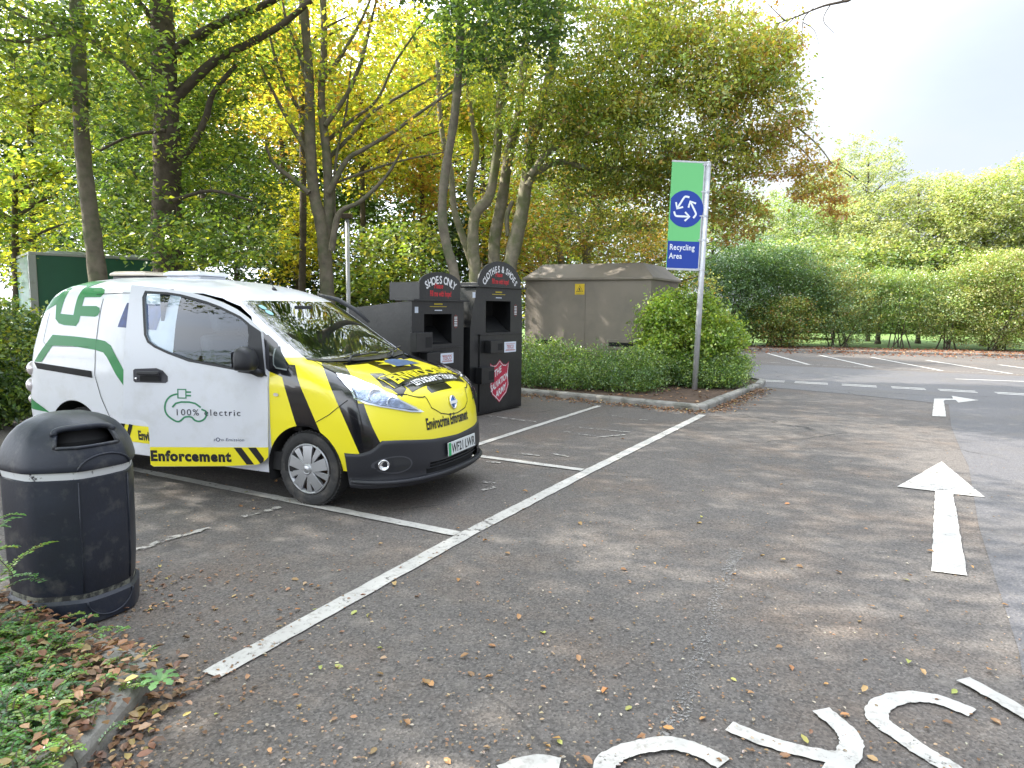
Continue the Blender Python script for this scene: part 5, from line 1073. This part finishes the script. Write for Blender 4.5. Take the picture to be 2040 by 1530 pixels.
# --- background woodland, each tree its own
def back_tree(px, top, bot, Y, wpx, cols, wts, label, name='woodland_tree', n=1.0, size=.135, trunk=.12, group='woodland trees behind the car park', bare=False, lean=0, leafm=None, rz=None, spires=2):
    k = Y / FPX; cy = (top + bot) / 2; h = (bot - top) / 2; c, r_ = ell(px, cy, Y, wpx, h, rz or min(wpx * k, 1.8))
    bl = []
    nb = 7
    for i in range(nb):
        t = 2 * math.pi * (i / nb + random.uniform(-.05, .05)); q = random.uniform(.35, .62) if i else 0
        X, Yp = px + math.cos(t) * q * wpx, cy + math.sin(t) * q * h * 1.05; wx, hy = wpx * random.uniform(.42, .62), h * random.uniform(.36, .52)
        if Yp - hy < top: hy = max(.2 * h, Yp - top)
        bl.append((ell(X, Yp, Y + random.uniform(-.8, .8), wx, hy, r_[1]), int(n * 1.5 * r_[0] * r_[2] * 4 * .8 / (size / .17) ** 1.2) + 10, 24, size * 1.7, cols, wts))
    for i in range(spires):
        X = px + random.uniform(-.8, .8) * wpx; bl.append((ell(X, top + random.uniform(-.02, .22) * h + abs(X - px) * .5, Y, wpx * .10, h * .22, .3), 12, 18, size * 1.1, cols, wts))
    fk = [(px, 660), (px + 4, (bot + 600) / 2), (px + lean, cy + h * .4), (px + lean * 1.5, cy - h * .2), (px + lean * 2, top + h * .3)]
    lm = [(fk, trunk, trunk * .35)]
    for i in range(5):
        s_ = random.choice((-1, 1)); y0 = cy + h * random.uniform(-.3, .6); lm.append(([(px + lean, y0), (px + lean + s_ * wpx * .4, y0 - h * .25), (px + lean + s_ * wpx * .8, y0 - h * .4)], trunk * .4, trunk * .12))
    return tree(name, label, Y, lm, bl, BARK_DARK, leafm, group, size=size, twig=.014, twfrac=.25)
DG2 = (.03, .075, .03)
back_tree(60, -40, 330, 17, 150, [YG, LG, PG, OL], [3, 3, 2, 1], 'pale yellow-green tree in the top left corner, behind the slim trunk', n=1.3)
back_tree(30, 300, 560, 15, 120, [YG, LG, YL, MG], [4, 3, 1, 1], 'bright lime bush-like tree left of the slim trunk', n=1.0, leafm=LEAF_LIT)
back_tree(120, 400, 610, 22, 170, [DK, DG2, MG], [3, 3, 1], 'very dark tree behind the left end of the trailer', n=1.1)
back_tree(270, 120, 560, 20, 150, [DK, MG, LG, DG2], [3, 2, 2, 2], 'deep green tree between the slim trunk and the broad trunk', n=1.3)
back_tree(250, 380, 540, 18, 110, [MG, DK, LG], [3, 2, 2], 'mid-green understorey tree above the trailer roof', n=.9)
back_tree(470, 330, 610, 21, 150, [DK, MG, DG2], [3, 2, 2], 'dense dark green tree right of the broad trunk', n=1.3)
back_tree(590, 360, 600, 18.5, 75, [YL, YG], [3, 2], 'small bright yellow maple beside the foot of the forked tree', n=.8, leafm=LEAF_LIT)
back_tree(600, 440, 620, 20, 120, [DK, DG2, MG], [3, 2, 1], 'dark shrubby tree behind the forked trunk', n=1.2)
back_tree(720, 40, 420, 19, 200, [YL, YG, LG, OR], [4, 4, 2, .7], 'large golden yellow maple glowing behind the forked tree', n=1.2, leafm=LEAF_LIT)
back_tree(560, -60, 330, 21, 130, [YG, YL, LG, OR], [3, 3, 2, 1.5], 'yellow and orange tree between the broad and forked trunks', n=1.0, leafm=LEAF_LIT)
back_tree(600, -90, 240, 17, 120, [YL, YG, OR, LG], [3, 3, 2, 2], 'golden tree high between the broad and the forked trunk', n=.8, leafm=LEAF_LIT)
back_tree(840, 240, 440, 21, 110, [OR, YG, YL, LG, BR], [3, 2, 2, 2, 1], 'orange-flecked tree to the left of the leaning stem', n=1.2, leafm=LEAF_LIT)
back_tree(880, 0, 260, 23, 150, [YG, LG, YL], [4, 3, 3], 'lime and yellow tree high behind the leaning stem', n=1.9, leafm=LEAF_LIT)
back_tree(790, 440, 620, 17.5, 120, [OL, LG, YG, MG], [3, 3, 1, 3], 'olive green feathery tree right of the lamp post', n=1.2)
back_tree(720, 520, 640, 19, 90, [MG, LG, DK], [3, 2, 2], 'low mid-green tree behind the lamp post', n=1.2)
back_tree(900, 420, 620, 22, 110, [DK, DG2, MG], [3, 3, 1], 'blue-green dark tree behind the two clothing banks', n=1.3)
back_tree(1010, 330, 560, 21, 90, [OR, YG, YL, LG], [3, 2, 2, 2], 'orange-leaved tree seen between the beech stems', n=.9, leafm=LEAF_LIT)
back_tree(1080, 480, 640, 24, 130, [MG, OR, YG, DK], [3, 2, 2, 2], 'mixed green and rust tree behind the cabinet roof', n=1.0)
back_tree(1290, 420, 640, 25, 160, [OL, MG, OR, YG], [4, 3, 2, 1], 'olive and orange tree behind the sign and cabinet', n=1.0)
back_tree(1130, 160, 430, 24, 180, [YG, LG, OL, OR], [3, 3, 3, 1], 'yellow-green tree filling the gaps of the beech', n=.7)
back_tree(960, 60, 330, 25, 140, [YG, YL, LG], [3, 2, 3], 'pale lime tree behind the upright beech stems', n=1.7, leafm=LEAF_LIT)
back_tree(400, -60, 300, 24, 230, [YG, OR, LG, PG], [3, 2, 3, 1], 'autumn-tinted tall tree behind the broad trunk', n=1.1, leafm=LEAF_LIT)
back_tree(90, 60, 560, 28, 260, [DK, MG, LG], [3, 3, 1], 'tall deep green tree far behind the slim trunk', n=1.5, size=.2)
back_tree(370, 40, 560, 29, 230, [DK, MG, LG], [3, 3, 1], 'tall deep green tree far behind the broad trunk', n=1.5, size=.2)
back_tree(640, 150, 580, 30, 240, [MG, LG, DK, YG], [3, 2, 2, 1], 'tall mid-green tree far behind the forked tree', n=1.6, size=.2)
back_tree(880, 80, 580, 30, 220, [MG, LG, YG, DK], [3, 3, 1, 1], 'tall green tree far behind the clothing banks', n=1.6, size=.2)
back_tree(1120, 260, 600, 31, 200, [MG, LG, OL], [4, 3, 1], 'tall olive tree far behind the cabinet', n=1.4, size=.2)
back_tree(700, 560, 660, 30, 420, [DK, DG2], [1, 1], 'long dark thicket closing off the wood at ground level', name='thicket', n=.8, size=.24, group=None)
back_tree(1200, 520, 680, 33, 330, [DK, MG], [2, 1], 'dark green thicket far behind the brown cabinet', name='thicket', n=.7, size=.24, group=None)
back_tree(1420, 330, 640, 33, 120, [PG, LG, MG], [3, 3, 2], 'light green tree just right of the sign, behind the dark hedge', n=.8)

# --- right-hand hedge of tall shrubs, and the pale trees behind it
GRH = 'tall hedge shrubs along the far edge of the car park'
def hedge_shrub(px, top, w_px, Y, cols, wts, label, bot=672, ncl=None, size=.085, stems=8, gap=0.0):
    Y += 3.6; bot = bot + 10; k = Y / FPX; c, r_ = ell(px, (top + bot) / 2, Y, w_px, (bot - top) / 2, 1.5)
    area = r_[0] * r_[2] * 3.14; ex = []
    for i in range(4): ex.append(((c[0] + random.uniform(-.7, .7) * r_[0], c[1] + random.uniform(-.5, .5), c[2] + random.uniform(-.1, .75) * r_[2]), (r_[0] * .5, 1.0, r_[2] * .45), .16))
    return shrub('hedge_shrub', label, c, r_, ncl or int(area * 46), 30, .19, cols, wts, size, stems, GRH, BARK_DARK, .5, .08 + gap * .7, ex + [((c[0], c[1], .75), (r_[0] * 1.0, 1.0, .7), .14 if gap < .5 else .03)], 'shrub', .5, .6, .05, None, 60)
HG, HY, HO = (.20, .31, .13), (.42, .46, .20), (.46, .40, .18)
hedge_shrub(1460, 470, 75, 27.0, [(.11, .21, .085), MG], [3, 1], 'dark blue-green tall shrub immediately right of the sign post')
hedge_shrub(1560, 490, 95, 27.6, [(.10, .19, .08), MG, DK], [3, 2, 1], 'dark green arching shrub second from the sign in the far hedge')
hedge_shrub(1560, 590, 70, 26.6, [MG, OL, BR], [3, 3, 1], 'brownish clipped shrub standing low in front of the dark hedge', 682)
hedge_shrub(1680, 520, 85, 27.4, [HG, OL, HO], [3, 1, .6], 'mid-green shrub with rusty top at the middle of the far hedge', 670)
hedge_shrub(1800, 540, 80, 27.2, [HG, LG, HY], [2, 2, 1], 'multi-stemmed green shrub with the lawn showing under it', 655, gap=.75)
hedge_shrub(1895, 530, 80, 26.6, [HY, LG, HG], [3, 2, 2], 'yellow-green shrub on many thin upright stems', 675, gap=.3)
hedge_shrub(1990, 500, 95, 26.0, [HY, LG, HO], [3, 3, 1], 'bright yellow-green shrub near the right edge of the photo', 680)
hedge_shrub(2110, 470, 110, 25.6, [HY, HO, LG], [3, 1, 2], 'yellow shrub cut off by the right edge of the photo', 680)
GRT = 'pale trees beyond the hedge'
back_tree(1580, 370, 590, 38, 110, [PG, LG, HG], [3, 3, 1], 'fresh green rounded tree beyond the dark hedge shrubs', n=1.77, size=.13, group=GRT)
back_tree(1730, 275, 560, 37, 95, [PG, (.42, .50, .26)], [3, 2], 'tall airy pale poplar with pointed tips against the sky', spires=9, n=1.37, size=.13, group=GRT)
back_tree(1660, 330, 560, 39, 70, [PG, (.42, .50, .26)], [3, 2], 'slightly shorter pale poplar left of the tallest one', spires=6, n=1.33, size=.13, group=GRT)
back_tree(1830, 340, 600, 35, 130, [PG, HY, LG], [3, 3, 1], 'broad pale yellow-green tree right of the poplar', n=2.21, size=.13, group=GRT)
back_tree(1960, 320, 600, 33, 120, [HY, PG, LG], [3, 2, 1], 'tall pale tree with loose drooping leaves near the right edge', n=2.21, size=.13, group=GRT)
back_tree(2090, 290, 600, 32, 120, [PG, LG, HY], [3, 2, 2], 'large light green tree cut off by the right edge', n=2.21, size=.13, group=GRT)
back_tree(1750, 470, 600, 34, 330, [PG, LG, HY, HG], [2, 2, 2, 2], 'wide low belt of pale foliage just over the hedge', name='thicket', n=2.0, size=.17, group=None)
back_tree(1800, 575, 700, 52, 420, [DK, MG, HG], [1, 2, 2], 'distant dark hedge line closing the far side of the lawn', name='thicket', n=2.2, size=.3, group=None)
# post-and-rail behind the hedge, far left part
rf = empty('rail_fence', G(1500, 686), math.atan2(dfar.y, dfar.x), 'low dark timber rail fence under the hedge beyond the car park', 'fence')
fd = dfar; 
m = MB(); m.box(0, 0, .28, 3.6, .05, .38); m.build('rail', BARK_DARK, rf)
for x in (0, 1.8, 3.6): m = MB(); m.box(x - .05, .05, 0, x + .05, .15, .48); m.build('fence_post', BARK_DARK, rf)

# --- planting on the island round the sign: a low spreading hedge in clumps, and one round beech bush
GI = 'low spreading shrubs on the kerbed island'
kd = (KL - KC).normalized(); kin = Vector((-kd.y, kd.x, 0)); kin = kin if kin.y > 0 else -kin
LH, LHT = (.10, .20, .055), (.26, .38, .075)
spots = [(1.0, 2.95, .46, .42), (1.95, 1.30, .44, .50), (2.75, .95, .46, .55), (3.55, .85, .50, .62), (4.4, .85, .55, .66), (5.3, .85, .58, .6)]
names = ['low hedge shrub directly behind the foot of the sign post', 'low hedge shrub just left of the sign post', 'low hedge shrub in front of the right half of the cabinet', 'low hedge shrub under the middle of the cabinet', 'low hedge shrub under the left cabinet vent', 'low hedge shrub mostly behind the taller clothing bank']
for (dx, din, hh, rz_), nm in zip(spots, names):
    c = KC + kd * dx + kin * din
    shrub('low_shrub', nm, (c.x, c.y, .10 + hh * .38), (.62, .50, hh * .62), 110, 60, .10, [LH, LHT, MG], [4, 2, 2], .042, 6, GI, None, .35, .03, [((c.x + kin.x * .7 - .1, c.y + kin.y * .7, .2 + hh * .7), (.6, .55, hh * .75), .8)], 'shrub', .7, .75, .075, None, 70)
rd = (KR - KC).normalized(); rin = Vector((-rd.y, rd.x, 0)); rin = rin if rin.x < 0 else -rin
for (dx, din, hh), nm in zip([(2.75, 1.75, .46), (3.0, .72, .46), (3.65, .80, .52), (4.3, .95, .56), (5.2, 1.1, .6)], ['low hedge shrub tucked against the right side of the sign post', 'front low hedge shrub between the sign post and the lane', 'third low hedge shrub along the lane side of the island', 'feathery shrub at the island end next to the give-way dashes', 'last shrub on the island, farthest from the camera']):
    c = KC + rd * dx + rin * din
    shrub('low_shrub', nm, (c.x, c.y, .12 + hh * .4), (.58, .58, hh * .62), 120, 60, .10, [LH, LHT, MG], [3, 3, 1], .042, 6, GI, None, .35, .03, [((c.x - .5, c.y + .2, .25 + hh * .5), (.55, .5, hh * .6), .6)], 'shrub', .7, .75, .075, None, 70)
bc, brd = ell(1360, 668, 14.35, 92, 76, .62)
shrub('round_bush', 'bright green leafy bush behind the sign post, overlapping the cabinet corner', bc, brd, 240, 44, .12, [(.20, .34, .06), (.34, .48, .08), LG, YG], [3, 3, 2, .7], .075, 10, None, None, .45, .1,  # leaf colours raised to stand in for sunlight on the bush
      [((bc[0] + .72, bc[1] + .45, bc[2] - .05), (.68, .6, .55), .6), ((bc[0] - .25, bc[1], bc[2] + .45), (.55, .45, .50), .25), ((bc[0] + .35, bc[1], bc[2] + .55), (.35, .3, .35), .12)], 'bush', .6, .7, .075, None, 110)

# --- hedge at the far left behind the van tail and bin
for (px, py, Y, w_, h_, nm) in ((20, 680, 9.6, 75, 85, 'lit hedge bush behind the tail of the van'), (-70, 700, 8.6, 110, 120, 'hedge bush at the left edge behind the litter bin'), (60, 770, 10.2, 60, 60, 'shaded lower hedge bush beside the rear wheel'), (0, 790, 8.8, 60, 50, 'twiggy shaded bush at the left edge near the ground')):
    c, r_ = ell(px, py, Y, w_, h_, .6)
    shrub('hedge_bush', nm, c, r_, 170, 34, .12, [MG, LG, YG, DK], [3, 2, 1.5 if py < 750 else .2, 2], .065, 8, 'hedge bushes left of the van', None, .45, .02, (), 'bush')  # lower bushes: shade put into the palette as fewer yellow-green leaves

# --- foreground sprays of small-leaved shrub on the near bed
def sprays(name, label, base_pts, nst, ln, lf, cols, wts, up=.55):
    root = empty(name, tuple(base_pts[0]), 0, label, 'shrub', 'small-leaved shrubs on the near bed'); B = Vector(base_pts[0]); m = MB(); pos = []; dirs = []; tint = []
    for i in range(nst):
        b = Vector(random.choice(base_pts)) + Vector((random.gauss(0, .10), random.gauss(0, .10), 0)); t = random.uniform(0, 6.28); l_ = ln * random.uniform(.5, 1.2); h = up * l_ * random.uniform(.5, 1.2)
        e = Vector((math.cos(t) * l_, math.sin(t) * l_, 0)); pts = [b, b + e * .35 + Vector((0, 0, h * .7)), b + e * .75 + Vector((0, 0, h)), b + e * 1.0 + Vector((0, 0, h * .85))]
        P = smooth_path(pts, 6); m.tube([p - B for p in P], .0022, 4, cap=False); n_ = int(l_ / (lf * .42)); cc = cols[random.choices(range(len(cols)), wts)[0]]
        for k in range(n_):
            f = (k + 1) / (n_ + 1) * (len(P) - 1); j = min(int(f), len(P) - 2); p = P[j].lerp(P[j + 1], f - j); d = (P[j + 1] - P[j]).normalized(); sd = d.cross(Vector((0, 0, 1))).normalized()
            for s_ in (-1, 1): pos.append(tuple(p - B)); dirs.append(tuple((sd * s_ + d * .5 + Vector((0, 0, random.uniform(-.1, .35)))).normalized())); tint.append([x * random.uniform(.75, 1.25) for x in cc])
    m.build('stems', BARK_DARK, root); o = leaf_mesh('foliage', pos, lf, tint, LEAF, root)
    n = len(pos); pos = np.array(pos); d = np.array(dirs); upv = np.array([0, 0, 1.0]) + rng.normal(0, .25, (n, 3)); s = np.cross(d, upv); s /= np.linalg.norm(s, axis=1)[:, None]; nn_ = np.cross(s, d); sz = (lf * rng.uniform(.7, 1.2, n))[:, None]
    v = np.stack([pos, pos + d * sz * .5 - s * sz * .27 + nn_ * sz * .08, pos + d * sz, pos + d * sz * .5 + s * sz * .27 + nn_ * sz * .08], 1).reshape(-1, 3); o.data.vertices.foreach_set('co', v.astype(np.float32).ravel()); o.data.update()
    return root
NB = [(.10, .24, .06), (.16, .34, .07), (.24, .38, .07), (.07, .17, .06)]
def bedpt(px, py): p = G(px, py, .09); return p
sprays('spray_shrub', 'feathery green shrub at the left edge below the litter bin', [bedpt(*p) for p in ((-10, 1300), (10, 1340), (-30, 1350), (40, 1290), (-60, 1300), (-20, 1400))], 380, .13, .021, NB, [2, 3, 3, 1], .5)
sprays('spray_shrub', 'bright small-leaved shrub in the bottom left corner', [bedpt(*p) for p in ((-20, 1440), (10, 1480), (-50, 1500), (-10, 1400), (-20, 1540), (30, 1430))], 420, .13, .020, NB, [2, 3, 3, 2], .45)
sprays('spray_shrub', 'sprig of green leaves poking in beside the litter bin', [at(-60, 1090, 2.9), at(-80, 1180, 2.8), at(-70, 1130, 2.85)], 26, .26, .022, NB, [2, 3, 3, 1], .3)
# broad rosette weed on the kerb corner
sprays('spray_shrub', 'low straggling tuft of green among the brown leaves by the kerb', [bedpt(*p) for p in ((150, 1330), (120, 1380), (200, 1350), (160, 1420), (110, 1290))], 46, .10, .017, NB, [1, 3, 3, 1], .25)
wd = empty('weed', G(320, 1362, .10), 0, 'flat green dandelion-like weed on the kerb corner', 'weed'); m = MB()
for k in range(7):
    a_ = k * .9 + .3; l_ = random.uniform(.06, .09); pts = []
    for t, wv in ((0, .004), (.3, .012), (.45, .008), (.6, .018), (.72, .011), (.85, .017), (1, .001)): pts.append((t * l_, wv, .012 + .02 * math.sin(t * 2.6)))
    v = [(x * math.cos(a_) - w2 * math.sin(a_), x * math.sin(a_) + w2 * math.cos(a_), z) for x, w2, z in pts] + [(x * math.cos(a_) + w2 * math.sin(a_), x * math.sin(a_) - w2 * math.cos(a_), z) for x, w2, z in pts]
    m.add(v, [(i, i + 1, i + 8, i + 7) for i in range(6)])
m.build('leaves', mat('weed_green', (.08, .19, .05), .5, var=.3, vscale=30), wd)

# --- fallen leaves: uncountable litter on beds, along kerbs and over the asphalt
LT = [(.27, .15, .085), (.20, .11, .065), (.38, .25, .14), (.15, .09, .06), (.42, .33, .12)]
def litter(name, pts, size, cols=LT, wts=(4, 3, 2, 2, .4), up=.8, kind='stuff', matl=None): 
    o = leaf_mesh(name, np.array(pts), size, palette(cols, wts, len(pts), None, .3), matl or LITTER, None, up=up, aspect=.62, fold=.5, rounded=size < .07); o['kind'] = kind; return o
def in_poly(x, y, P):
    c = False; n = len(P)
    for i in range(n):
        a, b = P[i], P[(i + 1) % n]
        if (a[1] > y) != (b[1] > y) and x < (b[0] - a[0]) * (y - a[1]) / (b[1] - a[1]) + a[0]: c = not c
    return c
nb_poly = [K0, K1, K3, K4, Vector((-6, 0.2, 0)), Vector((-7, 4.2, 0))]; pts = []
while len(pts) < 3800:
    x, y = random.uniform(-3.6, -1.45), random.uniform(1.6, 3.9)
    if in_poly(x, y, nb_poly): pts.append((x, y, .105 + random.random() ** 2 * .05))
litter('fallen_leaves', pts, .046)
pts = []
def along(a, b, n, w_, zr=.03, z0=.006, side=None):
    a, b = Vector(a), Vector(b); d = b - a; nn_ = Vector((-d.y, d.x, 0)).normalized()
    for i in range(n):
        t = random.random(); off = abs(random.gauss(0, w_)) * (side or random.choice((-1, 1))); p = a + d * t + nn_ * off; pts.append((p.x, p.y, z0 + random.random() ** 2 * zr))
along(KC, KL, 1500, .20, .04, .006, 1); along(KC, KR, 800, .16, .04, .006, -1); along(K1, K3, 130, .10, .03, .006, 1); along(K3, K4, 100, .10, .03, .006, 1); along(K0, K1, 160, .10, .03, .006, 1)
litter('fallen_leaves', pts, .042)
pts = []
for i in range(300):
    a = random.uniform(0, 6.28); r_ = .31 + abs(random.gauss(0, .16)); pts.append((BX + r_ * math.cos(a), BY_ + r_ * math.sin(a), .006 + random.random() ** 3 * .02)) if i < 160 else pts.append((lambda p: (p.x, p.y, .008))(G(random.gauss(420, 170), 1130 + abs(random.gauss(60, 120)))))
litter('fallen_leaves', [p for p in pts if not in_poly(p[0], p[1], nb_poly)], .026)
pts = []; rs = random.Random(5)
for i in range(3600):                                       # thin scatter of small bits over the whole car park
    px, py = rs.uniform(-100, 2150), 760 + 780 * rs.random() ** .8; p = G(px, py)
    if in_poly(p.x, p.y, nb_poly) or in_poly(p.x, p.y, bed): continue
    if px > 1550 and rs.random() < .6: continue
    pts.append((p.x, p.y, .010))
litter('leaf_debris', pts, .016, [(.34, .24, .15), (.27, .16, .09), (.40, .35, .27), (.20, .12, .06)], (3, 3, 1.2, 2), .93)
pts = []
for i in range(150):
    p = G(rs.uniform(250, 2040), 840 + 690 * rs.random() ** .7)
    if not in_poly(p.x, p.y, nb_poly) and not in_poly(p.x, p.y, bed): pts.append((p.x, p.y, .011))
litter('fallen_leaves', pts, .037, [(.38, .20, .08), (.36, .22, .10), (.36, .36, .10), (.26, .14, .07)], (3, 3, 1, 2), .72)
pts = []
for i in range(5200):
    t = random.random(); q = a0 + dfar * ((b0 - a0).length * t) + nfar * random.uniform(-.7, 3.3); pts.append((q.x, q.y, .055 + random.random() * .02))
for i in range(1500):
    t = random.random(); q = a0 + dfar * ((b0 - a0).length * t) - nfar * abs(random.gauss(0, .9)); pts.append((q.x, q.y, .012))
litter('fallen_leaves', pts, .10, [(.30, .12, .06), (.22, .10, .06), (.40, .25, .14)], (3, 2, 1.4))
pts = []
while len(pts) < 3500:
    x, y = random.uniform(-13, 5), random.uniform(9, 20)
    if in_poly(x, y, bed) or (x < -3 and y > 10.5 + .3 * (x + 3)): pts.append((x, y, .085 + random.random() * .02))
litter('fallen_leaves', pts, .06)

# --- trees to the left of and behind the camera: they shade the car park and stand in the reflections
def off_tree(x, y, h, r_, ncl, label, z0=4.6):
    root = empty('shade_tree', (x, y, 0), 0, label, 'tree', 'trees outside the left and near side'); m = MB(); sk = limb(m, [Vector((0, 0, 0)), Vector((.1, .1, h * .4)), Vector((0, -.1, h * .8))], .22, .08, 10)
    cz_ = max(z0 + (h - z0) / 2, h * .62); c = np.array((0, 0, cz_)); rr = (r_, r_, max(1.2, (h - z0) / 2))
    for k in range(7): a = random.uniform(0, 6.28); sk += limb(m, [sk[len(sk) // 3], Vector((math.cos(a) * r_ * .4, math.sin(a) * r_ * .4, cz_ * .9)), Vector((math.cos(a) * r_ * .8, math.sin(a) * r_ * .8, cz_))], .07, .02, 6)
    m.build('trunk', BARK, root, smooth=True); p, g_, cc = clumps(c, rr, ncl, 22, .32, .5, .5); keep = p[:, 2] > z0; p = p[keep]; g_ = g_[keep]
    leaf_mesh('crown', p, .17, palette([MG, LG, YG, DK], [3, 2, 1, 2], len(p), g_), LEAF, root, up=.6)
for i, (x, y, h, r_, z0) in enumerate(((-6.8, 1.2, 8.8, 4.3, 4.7), (-8.5, 5.0, 9.8, 4.6, 5.1), (-13.0, 3.0, 12.5, 3.9, 5.5), (-12.5, -2.5, 11, 3.6, 5.0), (-14.5, 8.5, 13, 3.8, 5.8), (-18.5, 1.0, 15, 4.0, 6), (-4.0, -1.6, 8.4, 3.9, 4.5), (-20.0, 6.5, 16, 4.2, 7), (-10.5, 9.5, 11.0, 3.8, 6.0), (-17.5, 12.5, 14, 4.0, 6.5))):
    off_tree(x, y, h, r_, int(17.5 * r_ ** 2), 'tree %s of the frame on the left, shading the car park' % ('just out', 'close outside', 'farther out', 'left and behind', 'well outside', 'far outside', 'near and behind', 'farthest out', 'beyond the hedge', 'beyond the trailer')[i], z0)
for i, (x, y, h, r_) in enumerate(((-16, -24, 6.5, 4), (-7, -27, 7, 4.5), (3, -28, 6.5, 4.5), (12, -26, 7, 4.5), (22, -18, 8, 4))): off_tree(x, y, h, r_, 150, 'tree behind the photographer, %s' % ('far left', 'left', 'centre', 'right', 'far right')[i], 1.0)
